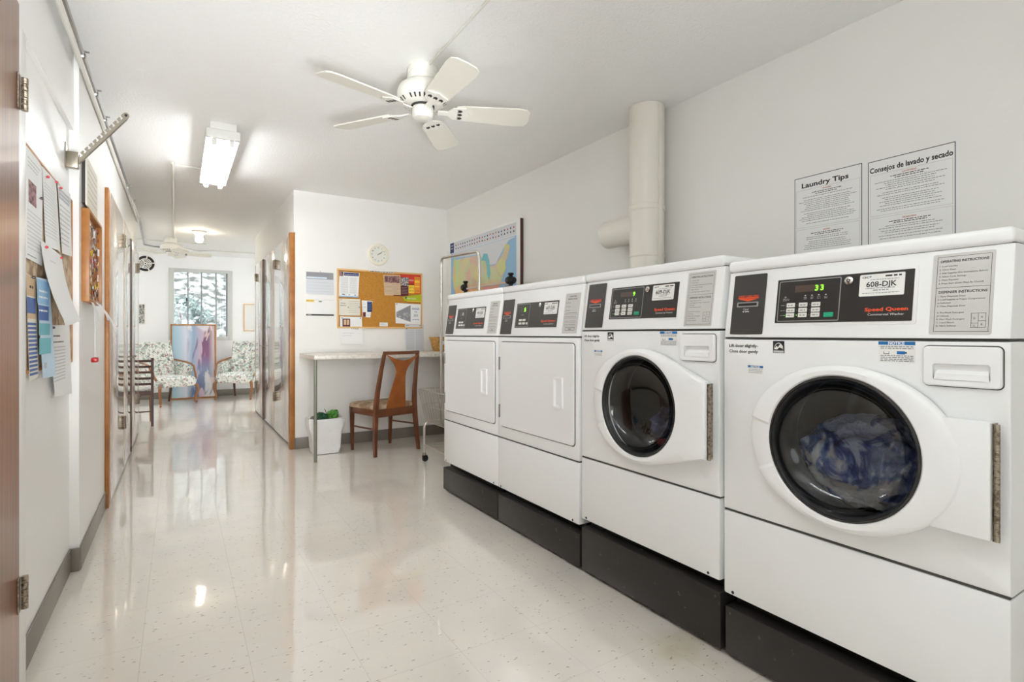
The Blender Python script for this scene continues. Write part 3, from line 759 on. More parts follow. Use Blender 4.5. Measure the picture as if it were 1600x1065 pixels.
def dryer(y1, num, disp, lit, label):
    split = 1.055; lidb = 1.300; lidt = 1.336; seam = .487; bot = .203
    r = root('tumble_dryer', label, 'dryer', (MX, y1, 0), group='tumble dryers')
    M = console_M(split); F = front_M()
    MB().m('enamel').box(0, .68, 0, -W, seam + .003, split - .004, .007).build('cabinet', r)
    m = MB().m('enamel').box(0, .67, 0, -W, bot, seam - .002, .007); m.m('slot_black')
    for u in (.035, W - .045): m.lathe([(.005, 0), (.005, .001)], 10, frame((-.0005, -u, bot + .012), (0, -1, 0), (0, 0, 1)))
    m.build('lower_panel', r)
    MB().m('enamel_seam').box(.004, .6, -.003, -W + .003, seam - .0025, seam + .003).build('panel_seam', r)
    console_common(r, split, lidb, lidt)
    card_strip(r, split)
    m = MB().m('enamel').prism(rrect(.160, .560, .036, .186, .006), 0, .0012, M)
    m.m('panel_dark').prism(rrect(.170, .548, .046, .177, .002), .0012, .0024, M)
    fr = rrect(.176, .300, .051, .172, .004); fi = rrect(.1785, .2975, .0535, .1695, .003)
    m.m('line_grey').loft([[(x, y, .0027) for x, y in fr], [(x, y, .0027) for x, y in fi]], True, (False, False), M)
    m.m('orange_print').text('Speed Queen', .474, .074, .013, M, .003, 'C', .03, width=.120)
    m.m('line_white').text('Commercial Dryer', .482, .0605, .008, M, .003, 'C', .0, width=.082)
    m.m('line_grey').micro(.225, .25, .112, .003, M, .003)
    m.build('control_panel', r); cp = r.children[-1]
    MB().m('lcd_off').rect(.212, .278, .128, .158, .0030, M).m('lcd_green' if lit else 'line_white').text(disp, .262, .131, .028, M, .0034, 'R', .03).build('display', cp)
    for u, v in ((.222, .087), (.257, .087), (.222, .069), (.257, .069)):
        MB().m('button_white').prism(rrect(u - .0135, u + .0135, v - .0055, v + .0055, .003), .0024, .0042, M).build('button', cp)
    MB().m('button_white').prism(rrect(.281, .293, .063, .074, .003), .0024, .0042, M).build('start_button', cp)
    lk = MB().m('chrome').lathe([(.011, 0), (.011, .003), (.008, .0045)], 20, M @ Matrix.Translation((.392, .161, .0024)))
    lk.m('label_grey').lathe([(.005, .0046), (.005, .0050)], 14, M @ Matrix.Translation((.392, .161, .0024))); lk.build('lock', cp)
    tag_label(r, M, .430, .541, .111, .170, num)
    m = MB().m('label_grey').prism(rrect(.596, .706, .016, .204, .004), 0, .001, M)
    m.m('ink').text('OPERATING', .651, .186, .0085, M, .0014, 'C', .02, width=.052).text('INSTRUCTIONS', .651, .174, .0085, M, .0014, 'C', .02, width=.068)
    for v in (.158, .140, .122): m.m('ink_soft').micro(.605, .640, v, .003, M, .0014)
    for v in (.104, .086, .066, .050): m.m('ink_soft').rect(.602, .700, v, v + .0012, .0014, M); m.micro(.606, .690, v + .006, .003, M, .0014)
    m.m('ink').loft([[(x, y, .0014) for x, y in rrect(.618, .688, .030, .043, .002)], [(x, y, .0014) for x, y in rrect(.6195, .6865, .0315, .0415, .002)]], True, (False, False), M).text('START', .653, .033, .008, M, .0014, 'C', .02)
    m.build('instruction_label', r)
    # door
    a, b, c, d = .040, .697, .556, 1.024
    MB().m('enamel_seam').prism(rrect(a - .005, b + .005, c - .005, d + .004, .020), .0002, .0010, F).build('door_gap', r)
    O = rrect(a, b, c, d, .016); hp = (.556, .612, .722, .857)
    I = rrect(hp[0], hp[1], hp[2], hp[3], .006)
    m = MB().m('enamel')
    O2 = rrect(a + .003, b - .003, c + .003, d - .003, .014)
    m.loft([[(x, y, .001) for x, y in O], [(x, y, .007) for x, y in O], [(x, y, .010) for x, y in O2]], True, (False, True), F)
    m.build('door', r); dr = r.children[-1]
    m = MB().m('lid_plastic')
    O3 = rrect(hp[0] - .004, hp[1] + .010, hp[2] - .008, hp[3] + .008, .006); I2 = rrect(hp[0] + .008, hp[1] - .020, hp[2] + .008, hp[3] - .008, .004)
    m.loft([[(x, y, .010) for x, y in O3], [(x, y, .018) for x, y in [(px * .96 + .0234, py * .98 + .0158) for px, py in O3]], [(x, y, .018) for x, y in I], [(x, y, .0105) for x, y in I2]], True, (False, True), F)
    m.build('handle', dr)
    for z in (.603, .868):
        MB().m('steel_brushed').box(-.013, -.002, -.030, -.037, z, z + .072, .001).build('hinge', dr)
    for v in (.70, .80, .90): MB().m('slot_black').lathe([(.0028, .0), (.0028, .0012)], 8, F @ Matrix.Translation((b + .0035, v, .0012))).build('screw', dr)
    return r
w608, UC, ZC = washer(1.146, 0.0, '608', '33', False, 'white front loading washer nearest the camera, full of sudsy blue laundry', '608-DJK')
w609, UC2, ZC2 = washer(1.888, 0.028, '609', '9', True, 'white front loading washer between the nearest washer and the dryers, dark drum', '609-DJK')
dryer(2.631, '607-DJK', '5', True, 'white dryer standing beside the second washer, with the larger looking square door')
dryer(3.357, '606-DJK', '8', False, 'white dryer at the far end of the machine row beside the wire cart')
def plinth(y0, y1, z1, ztop, label):
    r = root('machine_plinth', label, 'plinth', (MX, (y0 + y1) / 2, 0), group='black plinths under the machines')
    h = (y1 - y0) / 2
    m = MB().m('plinth_black').box(0, .68, -h, h, .014, z1, .004); m.build('plinth_body', r)
    for y in (-h + .02, h - .02): MB().m('enamel_seam').lathe([(.0045, 0), (.0045, .0015), (.003, .003)], 10, frame((-.0005, y, z1 - .018), (0, -1, 0), (0, 0, 1))).build('bolt', r)
    for y in (-h + .05, h - .05):
        for x in (.05, .60): MB().m('rubber').lathe([(.02, 0), (.02, .016)], 12, Matrix.Translation((x, y, 0))).build('foot', r)
    # recessed black frame that carries the machine above the plinth
    MB().m('slot_black').box(.05, .66, -h + .01, h - .01, z1 - .002, ztop).build('support_frame', r)
plinth(.42, 1.140, .172, .212, 'black steel plinth under the nearest washer')
plinth(1.158, 1.886, .204, .240, 'taller scuffed black plinth under the second washer')
plinth(1.900, 2.628, .165, .202, 'black plinth under the dryer beside the second washer')
plinth(2.636, 3.368, .160, .202, 'black plinth under the farthest dryer, at the end of the row')
def lump(name, label, cat, mt, c, rad, seed, amp=.25, group=None, n=(48, 32), f=2.2):
    m = MB().m(mt); rings = []
    for j in range(n[1] + 1):
        ph = PI * j / n[1]; ring = []
        for i in range(n[0]):
            t = 2 * PI * i / n[0]; d = Vector((math.sin(ph) * math.cos(t), math.sin(ph) * math.sin(t), math.cos(ph)))
            q = d * f + Vector((seed, seed * 2, 0)); s = 1 + amp * (noise.noise(q) + .5 * noise.noise(q * 2.3) + .28 * noise.noise(q * 5.1))
            ring.append((d.x * rad[0] * s, d.y * rad[1] * s, d.z * rad[2] * s))
        rings.append(ring)
    m.loft(rings, True, (False, False))
    o = m.build(name, None, c); tag(o, label, cat, group); return o
lump('laundry_load', 'wet blue laundry and white suds tumbling behind the glass of the nearest washer', 'laundry', 'suds_cloth', (MX + .170, 1.146 - UC + .005, ZC - .066), (.115, .195, .132), 3.1, .16, n=(96, 60))
lump('laundry_load', 'dark navy laundry behind the glass of the second washer', 'laundry', 'navy_cloth', (MX + .18, 1.888 - UC2 - .04, ZC2 - .09), (.12, .12, .07), 5.7, .3)
lump('red_cloth', 'crumpled red cloth low in the drum of the second washer', 'laundry', 'red_cloth', (MX + .075, 1.888 - UC2 - .04, ZC2 - .150), (.014, .04, .018), 1.7, .3)

# ---------------------------------------------------------------- lamps, fans, conduits, duct
def fluorescent(x, y0, y1, label, lamp='near_fill_tube'):
    yc = (y0 + y1) / 2; h = (y1 - y0) / 2
    r = root('fluorescent_light', label, 'ceiling light', (x, yc, CZ), group=None)
    MB().m('fixture_white').box(-.075, .075, -h, h, -.045, 0, .004).build('housing', r)
    m = MB().m('fixture_white')
    m.loft([[(-.094, y, -.084), (-.03, y, -.070), (.03, y, -.070), (.094, y, -.084), (.094, y, -.080), (.03, y, -.046), (-.03, y, -.046), (-.094, y, -.080)] for y in (-h + .01, h - .01)], True, (True, True)); m.build('reflector', r)
    for s in (-1, 1):
        MB().m('fixture_white').box(-.095, .095, s * h, s * (h - .035), -.10, -.045, .004).build('end_plate', r)
        t = MB().m(lamp).tube([(s * .052, -h + .04, -.112), (s * .052, h - .04, -.112)], .0165, 14); t.build('tube', r)
        for e in (-1, 1): MB().m('fixture_white').box(s * .05 - .014, s * .05 + .014, e * (h - .035), e * (h - .052), -.134, -.062, .003).build('tube_socket', r)
    return r
fluorescent(.245, 3.84, 5.10, 'two tube fluorescent ceiling light glowing above the corridor', 'corridor_tube_light')
fluorescent(.30, .15, 1.55, 'added unseen two tube ceiling light right above the viewer')  # out of view, added to fill the near room with light
fluorescent(-1.3, 8.4, 9.7, 'added unseen two tube ceiling light in the left part of the far room', 'far_fill_tube')  # out of view, added to brighten the far room
fluorescent(2.1, 8.7, 10.0, 'added unseen two tube ceiling light in the right part of the far room', 'far_fill_tube')  # second hidden fixture added to brighten the far room
def bulb():
    r = root('bulb_light', 'round glowing bulb in a small ceiling socket in the far room', 'ceiling light', (.234, 8.06, CZ))
    MB().m('fixture_white').lathe([(.085, 0), (.085, -.02), (.06, -.04), (.045, -.06)], 28).build('canopy', r)
    MB().m('bulb_light').lathe([(.018, -.055), (.03, -.065), (.044, -.085), (.048, -.105), (.042, -.13), (.026, -.147), (.0005, -.152)], 28, None, (False, False)).build('bulb', r)
bulb()
def ceiling_fan(x, y, label, base_deg, rad=.545, drop=.19):
    r = root('ceiling_fan', label, 'ceiling fan', (x, y, CZ))
    MB().m('fan_white').lathe([(.074, 0), (.076, -.03), (.074, -.032), (.074, -.045), (.078, -.048), (.076, -.066), (.06, -.078)], 40).build('canopy', r)
    m = MB().m('fan_white').lathe([(.055, -.07), (.095, -.082), (.118, -.10), (.127, -.125), (.127, -.150), (.12, -.165), (.100, -.182), (.06, -.188)], 48)
    m.m('fan_dark')
    for k in range(30):
        if k % 6 == 5: continue
        t = 2 * PI * k / 30; c, s = math.cos(t), math.sin(t)
        T_ = Matrix.Rotation(t, 4, 'Z')
        m.add([(.1015, -.0035, -.1835), (.1015, .0035, -.1835), (.1185, .0045, -.1682), (.1185, -.0045, -.1682)], [(0, 1, 2, 3)], T_)
    m.build('motor_housing', r)
    MB().m('fan_dark').lathe([(.058, -.187), (.058, -.196)], 32).build('shadow_gap', r)
    MB().m('fan_white').lathe([(.050, -.195), (.053, -.20), (.053, -.235), (.045, -.250), (.02, -.256), (.0005, -.257)], 36, None, (True, False)).build('switch_housing', r)
    for k in range(5):
        Tz = Matrix.Rotation(R(base_deg + 72 * k), 4, 'Z'); pitch = Matrix.Translation((0, 0, -drop - .02)) @ Matrix.Rotation(R(-13), 4, 'X')
        M = Tz @ pitch
        b = MB().m('fan_blade')
        pts = [(.17, -.050), (.20, -.058), (rad - .06, -.072), (rad - .02, -.066), (rad - .003, -.045), (rad, 0), (rad - .003, .045), (rad - .02, .066), (rad - .06, .072), (.20, .058), (.17, .050)]
        b.prism(pts, -.003, .003, M); b.build('blade', r); bl = r.children[-1]
        a = MB().m('fan_white')
        a.prism([(.075, -.016), (.125, -.014), (.15, -.045), (.215, -.050), (.222, -.02), (.235, 0), (.222, .02), (.215, .050), (.15, .045), (.125, .014), (.075, .016)], -.0095, -.0035, M)
        a.m('fan_dark')
        for q in (-.028, 0, .028):
            a.prism([(.170, q - .008), (.188, q - .010), (.198, q), (.188, q + .010), (.170, q + .008), (.178, q)], -.0105, -.0094, M)
        a.build('blade_bracket', r)
ceiling_fan(1.045, 2.53, 'white five blade ceiling fan close above the laundry machines', -93)
ceiling_fan(-.085, 8.85, 'white ceiling fan far off in the window room', -70, .50)
def conduit(name, pts, rad, mt, label, cat='conduit', clips=(), n=8):
    o = MB().m(mt).tube(pts, rad, n)
    if not clips:
        ob = o.build(name); return tag(ob, label, cat)
    r = root(name, label, cat, pts[0])
    q = Vector(pts[0]); o.M = Matrix.Translation(-q); o2 = MB(Matrix.Translation(-q)).m(mt).tube(pts, rad, n); o2.build('pipe', r)
    for c in clips:
        MB(Matrix.Translation(-q)).m('conduit_zinc').tube([(c[0], c[1] - .010, c[2]), (c[0], c[1] + .010, c[2])], rad * 1.35, 10).box(c[0], c[0] + .028, c[1] - .006, c[1] + .006, c[2] + rad, c[2] + rad + .004).build('clip', r)
    return r
zc_ = CZ - .085
conduit('conduit', [(XL + .015, YR + .02, zc_), (XL + .015, 7.06, zc_)], .0125, 'conduit_zinc', 'long silver conduit run along the top of the left wall', clips=[(XL + .015, y, zc_) for y in (1.0, 3.05, 3.5, 3.9, 5.6, 6.2)])
conduit('conduit', [(XL + .015, 7.10, zc_), (XL + .01, 7.35, CZ - .03), (-.42, 9.5, CZ - .03), (-.30, 9.64, CZ - .03), (-.16, 9.66, CZ - .03)], .0115, 'conduit_zinc', 'silver conduit bending across the far ceiling to the left of the far fan')
conduit('surface_duct', [(XL + .0125, YR + .02, CZ - .125), (XL + .0125, 7.05, CZ - .125)], .011, 'conduit_white', 'white cable duct under the silver conduit on the left wall', 'conduit')
conduit('conduit', [(1.03, -1.25, CZ - .006), (1.05, 2.46, CZ - .006)], .006, 'conduit_white', 'thin white conduit leading over the ceiling to the near fan')
conduit('conduit', [(.17, 4.98, CZ - .008), (-.02, 4.95, CZ - .008)], .007, 'conduit_white', 'short white conduit from the fluorescent light to the corridor conduit')
conduit('conduit', [(-.035, 4.92, CZ - .010), (-.045, 8.78, CZ - .010)], .012, 'conduit_white', 'white conduit along the corridor ceiling to the far fan')
conduit('conduit', [(-.55, 9.15, CZ - .008), (.36, 9.13, CZ - .008)], .010, 'conduit_white', 'white conduit crossing the far ceiling behind the far fan')
conduit('conduit', [(.08, 9.76, CZ - .008), (.276, 9.98, CZ - .008), (.485, 9.80, CZ - .008), (1.4, 9.76, CZ - .008)], .009, 'conduit_white', 'bent white conduit on the far ceiling right of the fan')
def duct():
    x, y = 2.345, 2.27; rr = .100
    r = root('vent_pipe', 'fat white vent pipe with side stub going up the right wall to the ceiling', 'vent pipe', (x, y, 0))
    m = MB().m('duct_paint').lathe([(rr, 1.10), (rr, 1.515), (rr + .004, 1.52), (rr + .004, 1.53), (rr, 1.535), (rr, 1.785), (rr + .005, 1.79), (rr + .005, 1.815), (rr + .001, 1.82), (rr + .001, CZ - .002)], 40); m.build('pipe', r)
    MB().m('duct_paint').box(-.012, .012, -rr - .012, -rr + .002, 1.10, CZ - .01, .003).build('seam_rib', r)
    m = MB().m('duct_paint').lathe([(.085, .02), (.085, .33), (.087, .335), (.082, .342), (.05, .346), (.0005, .347)], 36, Matrix.Translation((0, 0, 1.70)) @ Matrix.Rotation(-PI / 2, 4, 'X'), (False, False)); m.build('side_stub', r)
duct()

# ---------------------------------------------------------------- posters and the wall map on the right wall
def wall_poster(y1, y0, z0, z1, title, heads, label, tsize, grey_title=False):
    w_ = y1 - y0; h = z1 - z0
    r = root('poster', label, 'poster', (XR, y1, z0))
    M = frame((-.0012, 0, 0), (0, -1, 0), (0, 0, 1))
    m = MB().m('paper').rect(0, w_, 0, h, .0, M).rect(-.012, w_ + .012, -.02, h + .006, -.0007, M)
    m.m('ink'); t = .0028
    for a, b, c, d in ((0, w_, h - t, h), (0, w_, 0, t), (0, t, 0, h), (w_ - t, w_, 0, h)): m.rect(a, b, c, d, .0003, M)
    m.m('ink_soft')
    for a, b in ((.46 * h, .86 * h), (.19 * h, .44 * h)):
        for q in ((.03, .97, b, b + .0007), (.03, .97, a, a + .0007)): m.rect(q[0] * w_, q[1] * w_, q[2], q[3], .0003, M)
        for q in (.03, .97): m.rect(q * w_, q * w_ + .0007, a, b, .0003, M)
    m.m('ink').text(title, w_ / 2 - (.01 if len(title) < 15 else 0), h * .885, .03, M, .0004, 'C', .03, width=tsize)
    m.m('ink_red').text(heads[0], w_ / 2, h * .835, .0085, M, .0004, 'C', .02)
    m.text(heads[1], w_ / 2, h * .405, .0085, M, .0004, 'C', .02)
    m.m('ink').micro(.28 * w_, .72 * w_, .815 * h, .003, M, .0004).micro(.33 * w_, .66 * w_, .797 * h, .003, M, .0004).micro(.26 * w_, .74 * w_, .385 * h, .003, M, .0004).micro(.32 * w_, .7 * w_, .368 * h, .003, M, .0004)
    m.m('ink_soft'); v = .775
    while v > .48:
        a = rnd.uniform(.07, .22); m.micro(a * w_, (1 - a) * w_, v * h, .0026, M, .0004); v -= rnd.choice((.019, .019, .03))
    v = .345
    while v > .21:
        a = rnd.uniform(.10, .25); m.micro(a * w_, (1 - a) * w_, v * h, .0026, M, .0004); v -= rnd.choice((.019, .026))
    m.m('ink')
    for k in range(5): m.micro((.06 + rnd.uniform(0, .04)) * w_, .54 * w_, (.155 - .022 * k) * h, .0032, M, .0004)
    m.rect(.585 * w_, .5865 * w_, .02 * h, .17 * h, .0003, M)
    logo_csc(m, .64 * w_, .125 * h, .020, M, .0004)
    m.m('ink').text('ServiceWorks', .64 * w_, .098 * h, .0125, M, .0004)
    m.text('Se habla' if heads[0] == 'WASHERS' else 'Para servicio llame', .60 * w_, .068 * h, .009, M, .0004); m.micro(.61 * w_, .94 * w_, .045 * h, .003, M, .0004)
    m.build('print', r)
wall_poster(1.443, 1.150, 1.36, 1.792, 'Laundry Tips', ('WASHERS', 'DRYERS'), 'white laundry tips poster headed in English on the right wall, smaller of the two', .205)
wall_poster(1.127, .828, 1.36, 1.786, 'Consejos de lavado y secado', ('LAVADORAS', 'SECADORAS'), 'white laundry tips poster headed in Spanish on the right wall, above the nearest washer', .285)
def wall_map():
    y1, y0, z0, z1 = 5.15, 3.79, 1.36, 2.035; w_ = y1 - y0; h = z1 - z0
    r = root('wall_map', 'coloured map of the country mounted on a board on the right wall', 'map', (XR, y1, z0))
    MB().m('paper').box(-.024, 0, 0, -w_, 0, h, .002).build('board', r)
    MB().m('wood_dark').box(-.025, 0, -w_, -w_ - .012, -.002, h + .002).build('edge_strip', r)
    def layer(name, mt, poly, e, sub=None):
        o = MB().m(mt).prism([(a, b) for a, b in poly], 0, .0006).build(name, r)
        o.matrix_basis = frame((-.0245 - e, 0, 0), (0, -1, 0), (0, 0, 1)); return o
    layer('sea', 'sky_ink', [(.02, .02), (w_ - .06, .02), (w_ - .06, h - .13), (.02, h - .13)], 0)
    m = MB().m('paper_grey').rect(.02, w_ - .06, h - .125, h - .02, .0004); 
    o = m.m('navy_ink').rect(.0, .09, h - .125, h - .02, .0008).m('paper').text('United', .045, h - .055, .022, None, .0012, 'C').text('States', .045, h - .085, .022, None, .0012, 'C')
    for k in range(46): o.m(rnd.choice(('ink', 'ink_red', 'navy_ink', 'ink'))).rect(*(lambda a, b: (a, a + .018, b, b + .014))(.13 + (k % 23) * .051, h - .06 - .035 * (k // 23) - rnd.uniform(0, .006)), .0009)
    ob = o.build('flag_strip', r); ob.matrix_basis = frame((-.0245, 0, 0), (0, -1, 0), (0, 0, 1))
    layer('canada', 'paper_grey', [(.06, .50), (.40, .475), (.62, .47), (.74, .40), (.86, .34), (.96, .34), (1.02, .40), (1.10, .47), (1.18, .52), (1.28, .53), (1.28, h - .135), (.06, h - .135)], .0006)
    layer('country', 'map_print', [(.09, .49), (.15, .47), (.40, .465), (.60, .46), (.70, .42), (.78, .40), (.86, .33), (.95, .33), (1.02, .38), (1.08, .42), (1.13, .50), (1.20, .47), (1.16, .38), (1.12, .33), (1.13, .28), (1.08, .22), (1.04, .15), (.99, .11), (1.03, .03), (.96, .06), (.90, .09), (.78, .07), (.66, .10), (.58, .03), (.50, .03), (.40, .06), (.28, .07), (.16, .10), (.10, .16), (.06, .28), (.07, .38)], .0012)
    layer('great_lakes', 'teal_ink', [(.68, .40), (.73, .46), (.80, .45), (.84, .38), (.86, .26), (.83, .20), (.80, .25), (.79, .34), (.76, .39)], .0018)
    layer('lower_note', 'pink_ink', [(w_ - .24, .06), (w_ - .12, .06), (w_ - .12, .13), (w_ - .24, .13)], .0018)
wall_map()

# ---------------------------------------------------------------- back wall: calendar, cork board, clock
def wmat(x, z, y=YB): return frame((x, y, z), (1, 0, 0), (0, 0, 1))   # right=+X, up=+Z, out=-Y
def clock():
    r = root('wall_clock', 'round cream plastic wall clock above the cork board', 'clock', (1.703, YB, 1.862))
    M = frame((0, 0, 0), (1, 0, 0), (0, 0, 1))
    MB().m('clock_white').lathe([(.108, 0), (.110, .01), (.106, .028), (.094, .036), (.084, .034), (.082, .022)], 48, M, (True, False)).build('case', r)
    m = MB().m('clock_face').lathe([(.083, .020), (.0005, .0201)], 40, M, (False, False)); m.m('ink')
    for k in range(12):
        t = PI / 2 - 2 * PI * (k + 1) / 12; m.text(str(k + 1), .066 * math.cos(t), .066 * math.sin(t) - .006, .017, M, .0206, 'C', .02)
    m.build('dial', r)
    def hand(nm, ang, L, wd, z): 
        T_ = M @ Matrix.Rotation(R(90 - ang), 4, 'Z'); MB().m('ink').prism([(-.012, -wd), (L, -wd * .6), (L, wd * .6), (-.012, wd)], z, z + .001, T_).build(nm, r)
    hand('hour_hand', 64, .036, .003, .0215); hand('minute_hand', 52, .058, .0022, .023)
clock()
def calendar():
    r = root('wall_calendar', 'white wall calendar with grey top sheet hanging left of the cork board', 'calendar', (1.145, YB, 1.24))
    M = frame((0, -.001, 0), (1, 0, 0), (0, 0, 1)); x0, x1 = -.127, .127
    m = MB().m('paper_grey').prism([(x0, .205), (x1, .200), (x1 - .004, .410), (x0, .410)], 0, .006, M)
    m.m('paper').prism([(x0, .0), (x1, .0), (x1, .203), (x0, .205)], 0, .004, M)
    m.m('ink_soft').rect(x0, x1 - .006, .345, .41, .0064, M)
    m.m('paper_blue').rect(x0 + .005, x1 - .065, .350, .366, .0068, M)
    m.m('paper').micro(x0 + .01, x1 - .07, .355, .005, M, .0072)
    m.m('ink_soft'); 
    for k in range(5): m.rect(x0 + .01, x1 - .01, .20 + .028 * k, .2008 + .028 * k, .0065, M)
    m.m('yellow_ink').rect(x0, x0 + .072, .128, .150, .0044, M); m.m('ink_soft').rect(x0, x1, .148, .1495, .0044, M).micro(-.015, .014, .128, .012, M, .0048).micro(x0 + .005, x0 + .068, .135, .006, M, .0048)
    m.m('panel_black').rect(x0, x1, 0, .014, .0044, M); m.m('paper').micro(x0 + .01, -.08, .005, .004, M, .0048)
    m.build('sheets', r)
    MB().m('pin_dark').lathe([(.003, 0), (.003, .01)], 8, M @ Matrix.Translation((0, .418, 0))).build('nail', r)
calendar()
def cork_board(name, M, w_, h, label, loc, fr='wood_pale', ft=.016, thick=.018):
    r = root(name, label, 'bulletin board', loc)
    MB().m('cork').box(ft, w_ - ft, .002, thick * .55, ft, h - ft, 0, M @ Matrix(((1, 0, 0, 0), (0, 0, 1, 0), (0, 1, 0, 0), (0, 0, 0, 1)))).build('cork_sheet', r)
    m = MB().m(fr); X = M @ Matrix(((1, 0, 0, 0), (0, 0, 1, 0), (0, 1, 0, 0), (0, 0, 0, 1)))
    for a, b, c, d in ((0, w_, h - ft, h), (0, w_, 0, ft), (0, ft, ft, h - ft), (w_ - ft, w_, ft, h - ft)): m.box(a, b, 0, thick, c, d, .002, X)
    m.build('frame', r); return r
cork_board('bulletin_board', frame((0, 0, 0), (1, 0, 0), (0, 0, 1)), .872, .576, 'orange cork board in a light wood frame above the white counter', (1.300, YB, 1.122))
CB = YB - .0115     # face of the cork
def sheet(name, label, cat, M, poly, mt, deco=None, th=.0006, pins=(), group=None, curl=None, loc=None, pin_mt='pin_dark'):
    """a thin paper; poly in local (right, up); curl(x, y) -> extra distance out of the wall"""
    xs = [p[0] for p in poly]; ys = [p[1] for p in poly]
    cx, cy = sum(xs) / len(xs), sum(ys) / len(ys); base = M @ Vector((cx, cy, 0))
    N = Matrix.Translation(-base) @ M
    m = MB(None if curl else N).m(mt)
    if curl is None: m.prism(poly, 0, th)
    else:
        a, b, c, d = [Vector((p[0], p[1], 0)) for p in poly]   # tl, tr, br, bl
        n = 12; g = []
        for j in range(n + 1):
            for i in range(n + 1):
                p = (a.lerp(b, i / n)).lerp(d.lerp(c, i / n), j / n); g.append((p.x, p.y, 0))
        fs = [(j * (n + 1) + i, j * (n + 1) + i + 1, (j + 1) * (n + 1) + i + 1, (j + 1) * (n + 1) + i) for j in range(n) for i in range(n)]
        m.add(g, fs); m.add([(x, y, z + th) for x, y, z in g], [tuple(reversed(f)) for f in fs])
    if pins or deco:
        r = root(name, label, cat, base, group=group)
    if curl:
        if deco: deco(m)
        deco = deco or True
        for k, p in enumerate(m.v):
            yt = (a.y + b.y) / 2; yb = (c.y + d.y) / 2; v = min(max((yt - p.y) / (yt - yb), 0), 1)
            xl = a.x + (d.x - a.x) * v; xr = b.x + (c.x - b.x) * v; u = min(max((p.x - xl) / (xr - xl), 0), 1)
            m.v[k] = N @ Vector((p.x, p.y, p.z + curl(u, v)))
    if not (pins or deco):
        o = m.build(name); o.location = base; tag(o, label, cat, group); return o
    if deco and not curl: deco(m)
    m.build('sheet', r)
    for px, py in pins:
        MB(N).m(pin_mt).lathe([(.0035, th + .004), (.0050, th + .006), (.0040, th + .011), (.002, th + .012)], 12, Matrix.Translation((px, py, 0))).tube([(px, py, 0), (px, py, th + .005)], .001, 6).build('push_pin', r)
    return r
def rc(x0, x1, y0, y1): return [(x0, y1), (x1, y1), (x1, y0), (x0, y0)]
WM = frame((0, CB, 0), (1, 0, 0), (0, 0, 1))      # sheets on the cork: local = (world X, world Z)
WM2 = frame((0, CB - .0015, 0), (1, 0, 0), (0, 0, 1)); WM3 = frame((0, YB - .0005, 0), (1, 0, 0), (0, 0, 1))
WM4 = frame((0, CB - .0085, 0), (1, 0, 0), (0, 0, 1))
z = .0010
def d(m):
    m.m('navy_ink').rect(1.364, 1.508, 1.632, 1.662, z).m('paper').text('Neighborhood News', 1.370, 1.641, .015, None, z + .0004, width=.13)
    m.m('pink_ink').rect(1.322, 1.358, 1.625, 1.668, z); m.m('sky_ink').rect(1.318, 1.500, 1.424, 1.436, z)
    m.m('ink_soft')
    for k in range(16): m.micro(1.335, 1.405, 1.612 - k * .010, .0022, None, z).micro(1.42, 1.49, 1.612 - k * .010, .0022, None, z)
    m.m('navy_ink').micro(1.345, 1.375, 1.447, .007, None, z).micro(1.41, 1.425, 1.443, .007, None, z).micro(1.465, 1.48, 1.443, .007, None, z)
sheet('notice', 'newsletter sheet with navy heading at the top left of the cork board', 'notice', WM2, [(1.322, 1.670), (1.515, 1.664), (1.503, 1.424), (1.312, 1.433)], 'paper', d, pins=((1.345, 1.66),))
def d(m):
    m.m('ink_soft')
    for k in range(7): m.micro(1.41, 1.515, 1.385 - k * .018, .0026, None, z)
    m.m('ink'); m.text('Notes', 1.335, 1.36, .018, None, z).micro(1.33, 1.385, 1.34, .005, None, z); m.m('ink_red').micro(1.33, 1.345, 1.395, .004, None, z)
sheet('notice', 'pale sheet with ruled lines under the newsletter on the cork board', 'notice', WM, rc(1.318, 1.522, 1.247, 1.408), 'paper_cream', d, pins=((1.405, 1.325), (1.512, 1.33)))
def d(m):
    m.m('maroon_ink').rect(1.350, 1.424, 1.122, 1.216, z); m.m('tan_ink').rect(1.362, 1.386, 1.150, 1.205, z + .0003).rect(1.392, 1.414, 1.150, 1.205, z + .0003); m.m('ink_soft').rect(1.356, 1.418, 1.128, 1.14, z + .0003)
    m.m('ink').text('FREE', 1.437, 1.113, .028, None, z, 'L', .01, width=.070)
    m.m('ink_soft').micro(1.35, 1.46, 1.075, .0022, None, z).micro(1.35, 1.44, 1.05, .0022, None, z)
sheet('flyer', 'white flyer with a dark picture and the word FREE hanging below the cork board', 'flyer', WM2, [(1.327, 1.236), (1.537, 1.234), (1.548, .966), (1.327, .972)], 'paper', d, curl=lambda u, v: .001 + .012 * v * v, pins=((1.345, 1.222), (1.522, 1.222)))
def d(m):
    m.m('navy_ink').rect(1.592, 1.640, 1.285, 1.388, z).m('maroon_ink').rect(1.549, 1.578, 1.236, 1.282, z).m('ink_soft').micro(1.556, 1.572, 1.36, .003, None, z)
    m.m('sky_ink')
    for k in range(5): m.micro(1.600, 1.632, 1.375 - k * .017, .003, None, z + .0003)
    m.m('ink_soft').micro(1.59, 1.612, 1.25, .003, None, z).micro(1.553, 1.58, 1.33, .004, None, z)
sheet('card', 'small card with a navy block under a yellow pin on the cork board', 'card', WM, [(1.538, 1.398), (1.645, 1.394), (1.623, 1.230), (1.546, 1.236)], 'paper', d, pins=((1.575, 1.415),), pin_mt='pin_yellow')
def d(m): m.m('ink').micro(1.616, 1.855, 1.686, .006, None, z)
